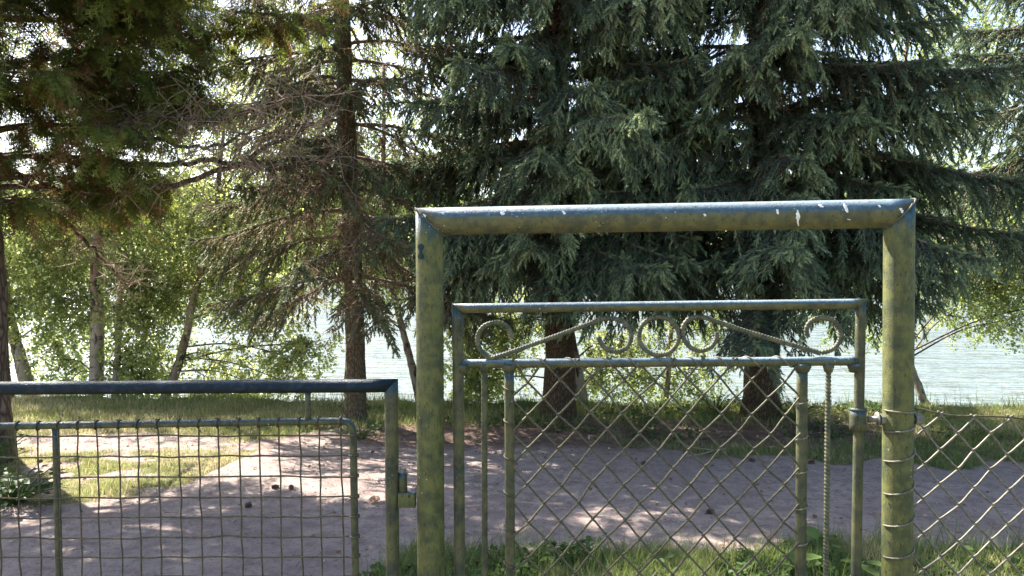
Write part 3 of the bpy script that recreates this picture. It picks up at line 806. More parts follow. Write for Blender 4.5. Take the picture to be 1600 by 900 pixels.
birch('birch behind the right gate post with loose leaves hanging high over the fence', [(1450, 640, 9.3), (1438, 612, 9.3), (1420, 560, 9.4), (1408, 480, 9.5), (1404, 350, 9.7), (1410, 150, 9.9), (1430, -50, 10)], 13,
      [(1490, 490, 9.9, .4, .22, 30), (1575, 500, 9.9, .4, .25, 40), (1540, 450, 9.9, .5, .3, 60), (1640, 480, 9.9, .5, .3, 50), (1500, 440, 9.9, .5, .25, 40), (1580, 450, 9.9, .45, .28, 50), (1560, 420, 10, .6, .3, 60), (1500, 380, 10, .6, .4, 70), (1590, 330, 10, .6, .5, 80), (1540, 220, 10.2, .7, .6, 90), (1500, 100, 10.3, .7, .6, 100), (1580, 60, 10.3, .7, .6, 110), (1540, 0, 10.3, .8, .5, 110), (1440, 40, 10.6, .7, .7, 80), (1250, 470, 10, .5, .25, 34), (1320, 500, 10, .35, .25, 26), (1370, 520, 9.9, .25, .2, 14)], 8, leaf=0.04, tintmean=.45)

# ------------------------------------------------------------------ grass and weeds
BL = np.array([[-0.5, 0, 0], [0.5, 0, 0], [0.34, 0.55, 0.10], [-0.34, 0.55, 0.10], [0, 1, 0.34]])   # x is scaled separately below
def blades(mb, n, x0, x1, y0, y1, hfun, wid, tfun, thr=0.5, seed=0, prob=None):
    rg = np.random.default_rng(seed)
    x = rg.uniform(x0, x1, n); y = rg.uniform(y0, y1, n)
    gr = grassy(x, y)
    kp = (gr * (0.35 + 1.0 * vnoise(x * 4, y * 4, 21)) > thr * rg.random(n) * 1.0 + 0.12) & (y < bank_edge(x) + 0.35)
    if prob is not None: kp &= rg.random(n) < prob(x, y)
    x, y = x[kp], y[kp]; n = len(x)
    z = height(x, y) - 0.005
    hh = hfun(x, y) * rg.uniform(0.45, 1.25, n)
    D = norm(np.stack([rg.normal(size=n) * 0.35, rg.normal(size=n) * 0.35, np.ones(n)], -1))
    a = rg.uniform(0, 6.28, n)
    X = np.stack([np.cos(a), np.sin(a), np.zeros(n)], -1); Z = np.cross(X, D)
    V = np.stack([x, y, z], -1)[:, None] + BL[None, :, 0:1] * X[:, None] * wid + BL[None, :, 1:2] * D[:, None] * hh[:, None, None] + BL[None, :, 2:3] * Z[:, None] * hh[:, None, None]
    f4 = np.array([[0, 1, 2, 3], [3, 2, 4, -1]])
    F = f4[None] + (np.arange(n) * 5)[:, None, None]
    F[:, 1, 3] = -1
    F = F.reshape(-1, 4)
    T = np.repeat(np.clip(tfun(x, y) + rg.normal(size=n) * 0.16, 0, 1), 5)
    mb.v.append(V.reshape(-1, 3).astype(np.float32)); mb.f.append(np.where(F >= 0, F + mb.n, -1)); mb.mi.append(np.zeros(len(F), dtype=np.int32)); mb.t.append(T.astype(np.float32)); mb.n += n * 5

mb = MB()
blades(mb, 95000, -6.8, 6.8, 7.3, 10.1, lambda x, y: 0.045 + 0.06 * vnoise(x * 3, y * 3, 31), 0.006, lambda x, y: 0.35 + 0.45 * vnoise(x * 1.5, y * 2.5, 32) + 0.15 * (x < -1.5), 0.5, 1)
blades(mb, 26000, 1.0, 6.5, 5.9, 7.4, lambda x, y: 0.04 + 0.04 * vnoise(x * 3, y * 3, 33), 0.006, lambda x, y: 0.3 + 0.4 * vnoise(x * 2, y * 2, 34), 0.6, 2)
blades(mb, 42000, -5.5, -1.6, 5.2, 7.4, lambda x, y: 0.03 + 0.06 * vnoise(x * 3, y * 3, 35) ** 2, 0.005, lambda x, y: 0.45 + 0.55 * vnoise(x * 2.4, y * 2.4, 36), 0.7, 3)
blades(mb, 2500, -5, 6, 8.6, 9.5, lambda x, y: 0.16 + 0.14 * vnoise(x * 3, y * 3, 37), 0.005, lambda x, y: 0.3 + 0 * x, 0.3, 7)
o = mb.build('bank_grass', M_GRASS); tag(o, kind='stuff', label='short patchy grass on the lake bank and beside the path', cat='grass')
mb = MB()
blades(mb, 60000, -1.1, 4.5, 3.0, 4.75, lambda x, y: 0.05 + 0.05 * vnoise(x * 4, y * 4, 38), 0.0042, lambda x, y: 0.30 + 0.35 * vnoise(x * 2, y * 2, 39) + 0.25 * (x > 1.9), 0.45, 4)
blades(mb, 4200, -1.0, 4.5, 3.6, 4.75, lambda x, y: 0.13 + 0.10 * vnoise(x * 4, y * 4, 40) + 0.06 * (x > 2), 0.004, lambda x, y: 0.35 + 0 * x, 0.3, 5)
o = mb.build('verge_grass', M_GRASS); tag(o, kind='stuff', label='green grass verge between the gate and the sandy path', cat='grass')

# round-leaved ground cover: in the verge, and under the spruces
def leaf_disc(n=7):
    a = np.linspace(0, 2 * PI, n, endpoint=False)
    V = np.vstack([[0, 0.5, 0.0], np.stack([0.45 * np.sin(a), 0.5 - 0.5 * np.cos(a), 0.10 * np.abs(np.sin(a))], -1)])
    F = np.array([[0, 1 + i, 1 + (i + 1) % n] for i in range(n)])
    return V, F
LDV, LDF = leaf_disc()
def cover(n, x0, x1, y0, y1, size, zmax, seed, cond=None, tm=0.45):
    rg = np.random.default_rng(seed); mb = MB()
    x = rg.uniform(x0, x1, n); y = rg.uniform(y0, y1, n)
    kp = vnoise(x * 3, y * 3, seed) > 0.42
    if cond is not None: kp &= cond(x, y)
    x, y = x[kp], y[kp]; n = len(x)
    z = height(x, y) + rg.uniform(0.01, zmax, n) * vnoise(x * 5, y * 5, seed + 1) * 1.6
    D = norm(np.stack([rg.normal(size=n), rg.normal(size=n), rg.normal(size=n) * 0.35], -1))
    scatter(mb, LDV, LDF, np.stack([x, y, z], -1), D, rg.uniform(0.6, 1.3, n) * size, rg.normal(size=n) * 0.5, np.clip(tm + rg.normal(size=n) * 0.18, 0, 1))
    return mb
mb = cover(17000, -0.95, 4.5, 3.4, 4.6, 0.032, 0.06, 61, lambda x, y: grassy(x, y) > 0.6)
tag(mb.build('clover', M_WEED), kind='stuff', label='round leaved clover growing through the grass verge', cat='weeds')
mb = cover(9000, -2.2, 4.6, 7.3, 8.9, 0.035, 0.09, 71, lambda x, y: (vnoise(x * 1.6, y * 2, 73) > 0.5) & (y > far_edge(x) + 0.3), 0.4)
tag(mb.build('ground_cover', M_WEED), kind='stuff', label='low leafy weeds around the foot of the spruces', cat='weeds')

def weed(px, py, label, nleaf, size, hgt, seed, tm=0.6, name='weed_plant', mat=M_WEED, spread=0.12, group=None):
    """one countable plant: arching stems with broad leaves"""
    rg = np.random.default_rng(seed)
    p = gnd(px, py); p[2] = float(height(p[0:1], p[1:2])[0])
    root = empty(name, p, label, 'plant', group)
    st, lf = MB(), MB()
    for i in range(nleaf):
        a = rg.uniform(0, 6.28); o = np.array([math.cos(a), math.sin(a), 0]) * spread * rg.random() ** 0.5
        top = o * 1.6 + np.array([0, 0, hgt * rg.uniform(0.4, 1.1)])
        C = catmull([o * 0.3, o * 0.8 + np.array([0, 0, top[2] * 0.6]), top], 4)
        V, F = tube(C, 0.0025, 4, caps=False); st.add(V, F)
        V = np.array([[0, 0, 0], [.28, .25, .06], [.36, .5, .08], [.2, .8, .03], [0, 1, -.06], [-.2, .8, .03], [-.36, .5, .08], [-.28, .25, .06], [0, .5, 0]], float)
        F = np.array([[8, 0, 1], [8, 1, 2], [8, 2, 3], [8, 3, 4], [8, 4, 5], [8, 5, 6], [8, 6, 7], [8, 7, 0]])
        scatter(lf, V, F, top[None], norm(np.array([[math.cos(a), math.sin(a), rg.uniform(-.3, .4)]])), size * rg.uniform(0.6, 1.15), np.array([rg.normal() * 0.3]), np.clip(tm + rg.normal() * 0.15, 0, 1))
    st.build('stem', M_WEED, root, True); lf.build('leaves', mat, root, True)
    return root
weed(1300, 905, 'broad leaved dock plant in the verge between the ribbed bar and the gate stile', 9, 0.13, 0.16, 1, 0.75)
weed(1575, 900, 'small bushy weed at the foot of the right fence', 10, 0.07, 0.12, 2, 0.5)
weed(1010, 880, 'low dark leafy weed behind the middle of the wire gate', 16, 0.055, 0.09, 3, 0.3)
weed(562, 686, 'pale leafy weed clump at the path edge beside the slim spruce', 40, 0.06, 0.14, 4, 1.0, spread=0.16)
weed(20, 785, 'dark leafy weed clump at the foot of the left edge conifer', 170, 0.06, 0.2, 5, 0.05, spread=0.2)
weed(-30, 740, 'dark leafy shoots close round the left edge conifer trunk', 90, 0.06, 0.3, 6, 0.05, spread=0.2)
weed(1120, 650, 'dark weed mound left of the thick spruce trunk', 60, 0.06, 0.22, 7, 0.25, spread=0.22)
weed(1245, 660, 'green weed mound right of the thick spruce trunk', 60, 0.06, 0.2, 8, 0.4, spread=0.25)

# fallen leaves, bits of bark and pebbles nobody could count
rg = np.random.default_rng(5)
mb = MB(); n = 5200
x = rg.uniform(-6, 6, n); y = 4.3 + 4.2 * rg.random(n)
pr = 0.22 + 0.8 * litter(x, y); kp = rg.random(n) < pr; x, y = x[kp], y[kp]; n = len(x)
scatter(mb, LDV, LDF, np.stack([x, y, height(x, y) + 0.012], -1), norm(np.stack([rg.normal(size=n), rg.normal(size=n), rg.normal(size=n) * 0.2], -1)), rg.uniform(0.012, 0.035, n), rg.normal(size=n) * 0.4, rg.random(n) ** 1.3)
tag(mb.build('fallen_leaves', M_DEADLEAF), kind='stuff', label='dry fallen leaves and bark flakes scattered over the path and under the spruces', cat='leaves')
mb = MB(); n = 7000
x = rg.uniform(-5, 6, n); y = 3.7 + 3.7 * rg.random(n); kp = grassy(x, y) < 0.4; x, y = x[kp], y[kp]; n = len(x)
ico = np.array([[1, 0, 0], [-1, 0, 0], [0, 1, 0], [0, -1, 0], [0, 0, .6], [0, 0, -.6]], float)
icf = np.array([[0, 2, 4], [2, 1, 4], [1, 3, 4], [3, 0, 4], [2, 0, 5], [1, 2, 5], [3, 1, 5], [0, 3, 5]])
scatter(mb, ico, icf, np.stack([x, y, height(x, y) + 0.003], -1), norm(np.stack([rg.normal(size=n), rg.normal(size=n), rg.normal(size=n) * .1], -1)), rg.uniform(0.002, 0.007, n) * (1 + (rg.random(n) < 0.03) * 1.3), rg.normal(size=n) * .2, 0.5)
tag(mb.build('pebbles', M_STONE, None, True), kind='stuff', label='small pebbles scattered over the sandy path', cat='pebbles')

mb = MB(); n = 16000
x = rg.uniform(-5, 6, n); y = 3.8 + 4.4 * rg.random(n) ** 0.9; kp = (grassy(x, y) < 0.5) & (rg.random(n) < 0.35 + 0.65 * vnoise(x * 1.7, y * 2.6, 88)); x, y = x[kp], y[kp]; n = len(x)
a = rg.uniform(0, 6.28, n); ln = rg.uniform(0.008, 0.03, n) * (1 + 2.2 * (rg.random(n) < 0.04))
A = np.stack([x, y, height(x, y) + 0.008], -1); Bq = A + np.stack([np.cos(a) * ln, np.sin(a) * ln, np.full(n, 0.002)], -1)
sticks(mb, A, Bq, 0.0013 + 0.0012 * (ln > 0.03), 0.0010, 0, 0.5)
tag(mb.build('needle_litter', mat_simple('brown_needles', (0.07, 0.045, 0.03), (0.16, 0.10, 0.07), 30, 0.9, 0.001)), kind='stuff', label='brown spruce needles and twig bits lying on the path', cat='needles')

# spruce cones
def cone_mesh():
    mb = MB(); L = 0.055
    V, F = tube(np.stack([np.linspace(-L / 2, L / 2, 9), np.zeros(9), np.zeros(9)], -1), 0.011 * np.sin(np.linspace(0.35, 2.9, 9)) + 0.003, 8); mb.add(V, F)
    k = 70; i = np.arange(k); s = (i + 0.5) / k; a = i * 2.4
    O = np.stack([(s - 0.5) * L, np.cos(a) * 0.009, np.sin(a) * 0.009], -1)
    D = norm(np.stack([np.full(k, 0.7), np.cos(a), np.sin(a)], -1))
    sc = np.array([[-.5, 0, 0], [.5, 0, 0], [.3, .9, .1], [-.3, .9, .1]], float)
    scatter(mb, sc, np.array([[0, 1, 2, 3]]), O, D, 0.011 * np.sin(s * 2.6 + 0.4) + 0.004, np.zeros(k), 0.5)
    return mb
cone0 = cone_mesh().build('spruce_cone', M_CONE, None, True)
for i, (px, py, a, lab) in enumerate([(430, 759, 0.3, 'dark spruce cone on the path behind the mesh gate, the one nearest the grass island'),
                                      (455, 760, 1.9, 'spruce cone lying just right of another cone behind the mesh gate'),
                                      (388, 787, 1.1, 'lone spruce cone on the path below the other two behind the mesh gate'),
                                      (1110, 800, 0.1, 'lone dark spruce cone on the open path behind the middle of the wire gate'),
                                      (1006, 725, 0.8, 'spruce cone near the far path edge in the middle of the wire gate'),
                                      (1175, 720, 2.2, 'spruce cone on the far path edge in front of the thick spruce trunk'),
                                      (1268, 723, 0.2, 'spruce cone on the far path edge behind the ribbed gate bar')]):
    c = cone0 if i == 0 else cone0.copy()
    if i: COL.objects.link(c)
    p = gnd(px, py); c.location = (p[0], p[1], float(height(p[0:1], p[1:2])[0]) + 0.012); c.rotation_euler = (0, 0, a)
    tag(c, lab, 'cone', 'spruce cones on the path')
# forked fallen twig
mb = MB()
for pts in ([(1058, 692), (1080, 702), (1118, 707)], [(1062, 715), (1090, 714), (1118, 707)], [(1118, 707), (1135, 704)]):
    C = catmull([gnd(a, b) + np.array([0, 0, 0.02]) for a, b in pts], 6) if len(pts) > 2 else sub(gnd(*pts[0]) + [0, 0, .02], gnd(*pts[1]) + [0, 0, .02], 3)
    V, F = tube(C, 0.006, 6); mb.add(V, F)
tag(mb.build('fallen_twig', M_DEADTWIG, None, True), 'forked bare twig lying at the far edge of the path', 'twig')
# curled dry leaf on the path
mb = MB(); p = gnd(585, 780)
u, v = np.meshgrid(np.linspace(-1, 1, 7), np.linspace(-1, 1, 7), indexing='ij')
wv = np.sqrt(np.clip(1 - v ** 2, 0.02, 1))
V = np.stack([u * 0.04 * wv, v * 0.055, 0.02 * u ** 2 + 0.012 * np.abs(v) + 0.006], -1).reshape(-1, 3) + [p[0], p[1], float(height(p[0:1], p[1:2])[0])]
k = np.arange(49).reshape(7, 7); mb.add(V, np.stack([k[:-1, :-1], k[1:, :-1], k[1:, 1:], k[:-1, 1:]], -1).reshape(-1, 4), 0, 0.7)
tag(mb.build('dry_leaf', M_DEADLEAF, None, True), 'large curled brown leaf on the path between the gate hinge and mesh gate', 'leaf')
# dark stone at the water's edge, far left
mb = MB(); p = at(5, 618, 9.6)
u = np.linspace(0, PI, 9)[:, None]; v = np.linspace(0, 2 * PI, 13)[None, :-1]
rr = 1 + 0.18 * np.sin(3 * v + u * 2) + 0.1 * np.cos(5 * v)
V = np.stack([0.13 * rr * np.sin(u) * np.cos(v), 0.08 * rr * np.sin(u) * np.sin(v), 0.05 * np.cos(u) * np.ones_like(v) * rr], -1)
k = np.arange(9 * 12).reshape(9, 12)
F = np.stack([k[:-1], np.roll(k[:-1], -1, 1), np.roll(k[1:], -1, 1), k[1:]], -1).reshape(-1, 4)
V = V.reshape(-1, 3) + [p[0], p[1], float(height(p[0:1], p[1:2])[0]) + 0.02]; mb.add(V, F)
tag(mb.build('bank_stone', mat_simple('dark_stone', (0.03, 0.028, 0.025), (0.07, 0.06, 0.055), 12, 0.8, 0.01), None, True), 'dark stone on the bank edge at the far left', 'stone')

# ------------------------------------------------------------------ metal work
def px_r(px, w):                    # radius of a pipe seen w pixels wide near px
    off = math.atan(abs(px - 800) / FPX)
    return w / 2 / FPX * gateY(px) * math.cos(off)

def ribbed(C, r, step=0.0016, pitch=0.0065, n=9, amp=0.10, phase=0):
    P = resample(np.asarray(C), step); k = len(P)
    V, F = tube(P, r, n)
    ring = V[:k * n].reshape(k, n, 3)
    s = np.arange(k) * step
    a = np.arange(n) / n * 2 * PI
    md = 1 + amp * np.clip(np.sin(2 * PI * s[:, None] / pitch + a[None] * 1 + phase) * 2.0, -1, 1)
    ring = P[:, None] + (ring - P[:, None]) * md[..., None]
    V[:k * n] = ring.reshape(-1, 3)
    return V, F

def one(name, VF, mat, parent, smooth=True):
    mb = MB(); mb.add(*VF); return part(mb, name, mat, parent, smooth)

def straight(a, b, r, n=28, k=24, wob=0.0, **kw):
    P = sub(a, b, k)
    if wob: 
        s = np.linspace(0, PI * 2, k); P = P + np.stack([np.sin(s * 1.3 + a[0]) * wob, np.cos(s + a[2]) * wob, np.sin(s * 0.8 + 1) * wob], -1)
    return tube(P, r, n, **kw)

def ground_under(p):                # foot of a vertical pipe
    return np.array([p[0], p[1], -0.05])

# --- the tall pipe frame of the small gate
rP = px_r(670, 43)
rPR = px_r(1405, 50.5)
TL = g(671, 346); TR = g(1405, 333.5)
dirx = norm(TR - TL)
pl_bot = g(673.5, 900); pr_bot = g(1401.5, 900)
dL = norm(pl_bot - TL); dR = norm(pr_bot - TR)
footL = TL + dL * ((TL[2] + 0.4) / -dL[2]); footR = TR + dR * ((TR[2] + 0.4) / -dR[2])
fr = empty('gateway_frame', (footL[0], footL[1], 0), 'tall thick pipe arch round the small gate, its crossbar spotted with white bird droppings', 'gate frame')
rR = px_r(1040, 45.5)
def mitre(d1, d2): return norm(d1 + d2)
one('post', straight(footL, TL, rP, 36, 40, cutB=mitre(-dL, dirx)), M_POST, fr)
one('post', straight(footR, TR, rPR, 36, 40, cutB=mitre(-dR, -dirx)), M_POST, fr)
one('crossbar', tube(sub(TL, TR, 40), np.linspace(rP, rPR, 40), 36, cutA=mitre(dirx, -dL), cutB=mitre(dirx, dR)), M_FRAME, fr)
# weld beads round both mitres
def mitre_ring(c, d, nrm, r, s=1.0):
    u = norm(np.cross(d, [0, 1, 0])); w_ = np.cross(d, u); a = np.linspace(0, 2 * PI, 49)[:-1]
    P = c + r * (np.cos(a)[:, None] * u + np.sin(a)[:, None] * w_)
    P = P + (np.dot(c - P, nrm) / np.dot(d, nrm))[:, None] * d
    return P + 0.0006 * np.random.default_rng(3).normal(size=P.shape)
wr = 0.0016 + 0.0009 * np.abs(np.sin(np.arange(48) * 2.1)) + 0.0004 * rng.normal(size=48)
one('weld', tube(mitre_ring(TL, dirx, mitre(dirx, -dL), rP * 1.002), wr, 7, closed=True), M_WELD, fr)
one('weld', tube(mitre_ring(TR, dirx, mitre(dirx, dR), rPR * 1.002), wr, 7, closed=True), M_WELD, fr)
# bird droppings: thin raised splashes lying on the pipe
def on_bar(px, py, lift=0.0006):
    """point of the crossbar's surface seen at this pixel"""
    o = np.array([0, 0, CAMZ]); d = norm(at(px, py, 1.7) - o)
    ax = dirx; w0 = o - TL
    dp = d - ax * d.dot(ax); wp = w0 - ax * w0.dot(ax)
    t0 = w0.dot(ax) + 0; rr = np.interp((px - 671) / 734, [0, 1], [rP, rPR]) + lift
    A = dp.dot(dp); Bq = 2 * dp.dot(wp); Cq = wp.dot(wp) - rr * rr; disc = Bq * Bq - 4 * A * Cq
    if disc < 0: disc = 0
    return o + d * ((-Bq - math.sqrt(disc)) / (2 * A))
def splash(px0, py0, px1, py1, w, seed):
    rg = np.random.default_rng(seed); k = 9
    V = []
    for i in range(k):
        t = i / (k - 1); x = px0 + (px1 - px0) * t + rg.normal() * 0.5; y = py0 + (py1 - py0) * t
        ww = w * (0.35 + 0.8 * math.sin(PI * min(1, max(0, t * 0.85 + 0.12)))) * rg.uniform(0.6, 1.2)
        for q in (-1, -0.4, 0.4, 1): V.append(on_bar(x + q * ww / 2, y, 0.0004 + 0.0011 * (1 - abs(q))))
    kk = np.arange(k * 4).reshape(k, 4)
    F = np.stack([kk[:-1, :-1], kk[:-1, 1:], kk[1:, 1:], kk[1:, :-1]], -1).reshape(-1, 4)
    mb = MB(); mb.add(np.array(V), F); return part(mb, 'bird_dropping', M_DROP, fr)
for i, s_ in enumerate([(1246, 328, 1248, 353, 5), (1214, 327, 1216, 335, 4), (1319, 318, 1324, 332, 6), (1281, 319, 1285, 324, 7), (785, 330, 786, 336, 7), (661, 334, 663, 340, 6), (881, 330, 882, 335, 4), (1101, 334, 1102, 338, 4), (1408, 325, 1410, 333, 5), (691, 332, 693, 335, 3), (1325, 342, 1328, 344, 4), (1373, 320, 1375, 324, 4)]):
    splash(*s_, i)
# dark patch of bare paint on the left post
mb = MB(); kV = []
o_ = np.array([0, 0, CAMZ])
for i in range(11):
    t = i / 10; 
    for q in np.linspace(-1, 1, 5):
        ww = 6.0 * (0.7 + 0.35 * math.sin(t * 9)) * math.sin(PI * (0.12 + 0.76 * t)) ** 0.5
        x = 657.5 + q * ww; y = 381 + 24 * t
        d = norm(at(x, y, 1.7) - o_); c = TL + dL * 0.05
        ax = dL; w0 = o_ - c; dp = d - ax * d.dot(ax); wp = w0 - ax * w0.dot(ax)
        A_, B_, C_ = dp.dot(dp), 2 * dp.dot(wp), wp.dot(wp) - (rP + 0.0005) ** 2
        kV.append(o_ + d * ((-B_ - math.sqrt(max(0, B_ * B_ - 4 * A_ * C_))) / (2 * A_)))
k_ = np.arange(55).reshape(11, 5)
mb.add(np.array(kV), np.stack([k_[:-1, :-1], k_[:-1, 1:], k_[1:, 1:], k_[1:, :-1]], -1).reshape(-1, 4))
part(mb, 'paint_patch', M_PATCH, fr)
# bolt through the right post
def hexnut(c, d, r, h):
    return tube(np.stack([c - d * h / 2, c + d * h / 2]), r, 6)
bc = g(1404, 655)
one('bolt', tube(np.stack([g(1356, 655), g(1436, 655)]), 0.0065, 12), M_BOLT, fr)
one('nut', hexnut(g(1378, 655), dirx, 0.0135, 0.010), M_BOLT, fr, False)
one('nut', hexnut(g(1434, 655), dirx, 0.0125, 0.014), M_BOLT, fr, False)
one('washer', tube(np.stack([g(1370, 654) , g(1371.5, 654)]), 0.015, 18), M_BOLT, fr)
# hinge of the large gate welded to the left post
def box(c, sx, sy, sz, bev=0.15):
    o = 1 - bev; prof = [(-o, -1), (o, -1), (1, -o), (1, o), (o, 1), (-o, 1), (-1, o), (-1, -o)]
    V = []
    for xx in (-1, 1):
        for (yy, zz2) in prof: V.append(np.asarray(c) + np.array([xx * sx, yy * sy, zz2 * sz]))
    F = [[k_, (k_ + 1) % 8, 8 + (k_ + 1) % 8, 8 + k_] for k_ in range(8)] + [[0, 7, 6, 5], [0, 5, 4, 3], [0, 3, 2, 1], [8, 9, 10, 11], [8, 11, 12, 13], [8, 13, 14, 15]]
    return np.array(V), np.array(F)
one('hinge_bracket', box(g(636, 780), 0.019, 0.011, 0.0165), M_POST, fr, False)

# --- the small wire gate
sg = empty('wire_gate', (g(716, 560)[0], g(716, 560)[1], 0), 'narrow pipe gate with scroll ornaments over chain-link mesh, hung inside the tall frame', 'gate')
rS = px_r(716, 17.5); rS2 = px_r(1344, 17.5)
a0, a1 = g(715, 482), g(1345, 474.5)
dl = norm(g(718.5, 900) - a0); dr = norm(g(1337.5, 900) - a1)
fl = a0 + dl * ((a0[2] - 0.12) / -dl[2]); frr = a1 + dr * ((a1[2] - 0.12) / -dr[2])
dxs = norm(a1 - a0)
one('stile', straight(fl, a0, rS, 28, 40, cutB=mitre(-dl, dxs)), M_STILE, sg)
one('stile', straight(frr, a1, rS2 * 0.97, 28, 40, cutB=mitre(-dr, -dxs)), M_STILE, sg)
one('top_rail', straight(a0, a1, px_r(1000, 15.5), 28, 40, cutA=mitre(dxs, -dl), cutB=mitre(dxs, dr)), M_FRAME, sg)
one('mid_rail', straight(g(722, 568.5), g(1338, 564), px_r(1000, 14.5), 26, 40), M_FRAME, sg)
one('bottom_rail', straight(fl + dxs * 0.01, frr - dxs * 0.01, px_r(1000, 15), 24, 8), M_STILE, sg)
def to_foot(px0, py0, px1, py1, zf=0.12):
    a = g(px0, py0); b = g(px1, py1); d = norm(b - a); return a, a + d * ((a[2] - zf) / -d[2])
a, b = to_foot(756.5, 574, 757.5, 900); one('bar', ribbed(sub(a, b, 30), px_r(757, 9.5), 0.003, 0.012, 9, 0.05), M_STILE, sg)
tubeL = to_foot(795.5, 574, 797.5, 900); one('bar', straight(*tubeL, px_r(796, 15.5), 22, 30), M_STILE, sg)
tubeR = to_foot(1253.5, 570, 1251, 900); one('bar', straight(*tubeR, px_r(1252, 18), 22, 30), M_STILE, sg)
a, b = to_foot(1294.5, 570, 1290.5, 900); one('ribbed_bar', ribbed(sub(a, b, 60), px_r(1293, 9), 0.0018, 0.0085, 9, 0.13), M_REBAR, sg)
# small weld flares where the uprights meet the middle rail
mb = MB()
for (x, r_) in ((756.5, .0085), (795.5, .013), (1253.5, .0145), (1294.5, .009), (1336, .012), (724, .012)):
    c = g(x, 572.5); V, F = tube(np.stack([c + [0, 0, .006], c, c - [0, 0, .007], c - [0, 0, .013]]), np.array([r_ * 1.3, r_ * 1.35, r_ * 1.12, r_ * 0.9]), 16); one('weld', (V, F), M_STILE, sg)
# scrolls
def scroll(name, pts, r=0.0062, closed=False):
    C = catmull([g(x, y, -0.002) for x, y in pts], 10)
    return one(name, ribbed(C, r, 0.0016, 0.0068, 9, 0.11), M_REBAR, sg)
rb = px_r(1000, 7.8)
scroll('scroll_bar', [(799, 529), (795, 514), (785, 506), (774, 504), (759, 508), (749, 518), (746, 531), (750, 545), (758, 554), (768, 561)], rb)
scroll('scroll_bar', [(764, 561), (790, 553), (830, 539), (880, 521), (915, 508), (940, 499), (960, 498), (975, 504), (984, 515), (986, 528), (981, 541), (970, 548), (958, 549), (946, 544), (939, 536), (935, 526)], rb)
ring = [(1029.5 + 31 * math.cos(a), 525 + 30 * math.sin(a)) for a in np.linspace(PI / 2, PI / 2 + 2 * PI, 17)]
scroll('scroll_ring', ring, rb)
scroll('scroll_bar', [(1120, 519), (1119, 530), (1113, 540), (1103, 546), (1091, 548), (1078, 542), (1069, 530), (1067, 514), (1073, 502), (1085, 496), (1098, 496), (1113, 500), (1160, 516), (1207, 530), (1245, 541), (1282, 552)], rb)
scroll('scroll_bar', [(1262, 527), (1260, 515), (1265, 504), (1276, 498), (1291, 497), (1304, 503), (1312, 514), (1313, 527), (1308, 539), (1298, 547), (1284, 551)], rb)
# collar of the upper hinge
cc = g(1340.5, 656)
one('hinge_collar', straight(g(1340.8, 640), g(1340.2, 673), px_r(1340, 27.5), 24, 4), M_STILE, sg)
one('hinge_rim', tube(np.stack([g(1340.8, 637.5), g(1340.8, 641)]), px_r(1340, 29), 24), M_STILE, sg)

def chain_link(nodes, ncol, nrow, r, jit, seed, n=6):
    """nodes(c, q): position of column line c (0..ncol) at half-row q; wires run zigzag between neighbouring column lines"""
    rg = np.random.default_rng(seed); mb = MB()
    J = rg.normal(size=(ncol + 2, nrow + 3, 3)) * jit * np.array([1, 0.6, 1])
    for c in range(ncol):
        P = []
        for q in range(nrow):
            cc_ = c + ((q + c) % 2)
            p = nodes(cc_, q) + J[cc_, q]
            left = ((q + c) % 2 == 0)
            # hook over the neighbour at each side
            sgn = 1 if left else -1
            nxt = nodes(c + ((q + 1 + c) % 2), q + 1); prv = nodes(c + ((q - 1 + c) % 2), q - 1)
            P.append(p + (prv - p) * 0.16 + np.array([0, -r * 0.9 * sgn, 0]))
            P.append(p - np.array([sgn * r * 1.0, 0, 0]))
            P.append(p + (nxt - p) * 0.16 + np.array([0, r * 0.9 * sgn, 0]))
        V, F = tube(catmull(P, 3), r, n, caps=True); mb.add(V, F)
    return mb
ncol = 18
def nodesS(c, q):
    x = 799 + (1251 - 799) * c / ncol
    xx = x - 0.0
    y = 578 + (q - 0.5) * 27.6 + 2.0 * math.sin(c * 0.9) + 1.2 * math.sin(q * 0.7 + c * 0.4)
    return g(xx + 1.5 * math.sin(q * 0.8 + c * .3), y, -0.006)
mbm = chain_link(nodesS, ncol, 34, 0.0024, 0.0018, 3)
part(mbm, 'chain_link_mesh', M_WIRE, sg)
# lacing wire round the middle rail, the two tubes
def helix(a, b, R_, turns, phase=0.0, k=22, jit=0.0, seed=1):
    rg = np.random.default_rng(seed)
    d = norm(b - a); u = norm(np.cross(d, [0, 1.0, 0.01])); w_ = np.cross(d, u)
    n = int(turns * k); s = np.linspace(0, 1, n); ang = s * turns * 2 * PI + phase + jit * np.interp(s * turns, np.arange(int(turns) + 2), rg.normal(size=int(turns) + 2))
    return a + (b - a) * s[:, None] + R_ * (np.cos(ang)[:, None] * u + np.sin(ang)[:, None] * w_)
one('lacing_wire', tube(helix(g(805, 568), g(1246, 565), px_r(1000, 14.5) + 0.0018, 9.5, 1.0, jit=0.5), 0.0017, 6), M_WIRE_GREY, sg)
def side_hooks(mat, R_, ys, sgn, px):
    for y in ys:
        mb = MB(); c = g(px, y)
        a = np.linspace(-0.2, 3.5, 14)
        P = c + np.stack([-sgn * np.cos(a) * R_ * 1.05, -np.sin(a) * R_ * 1.12, 0.014 * (a / 3.5 - 0.5) * 1.0], -1)
        V, F = tube(P, 0.0019, 6); mb.add(V, F)
        part(mb, 'wire_hook', mat, sg)
side_hooks(M_WIRE_GREY, px_r(1252, 18) + 0.001, [628, 683, 736, 792, 848, 903, 960], 1, 1251.5)
side_hooks(M_WIRE_DARK, px_r(796, 15.5) + 0.001, [608, 660, 716, 771, 826, 882, 938], -1, 796.5)

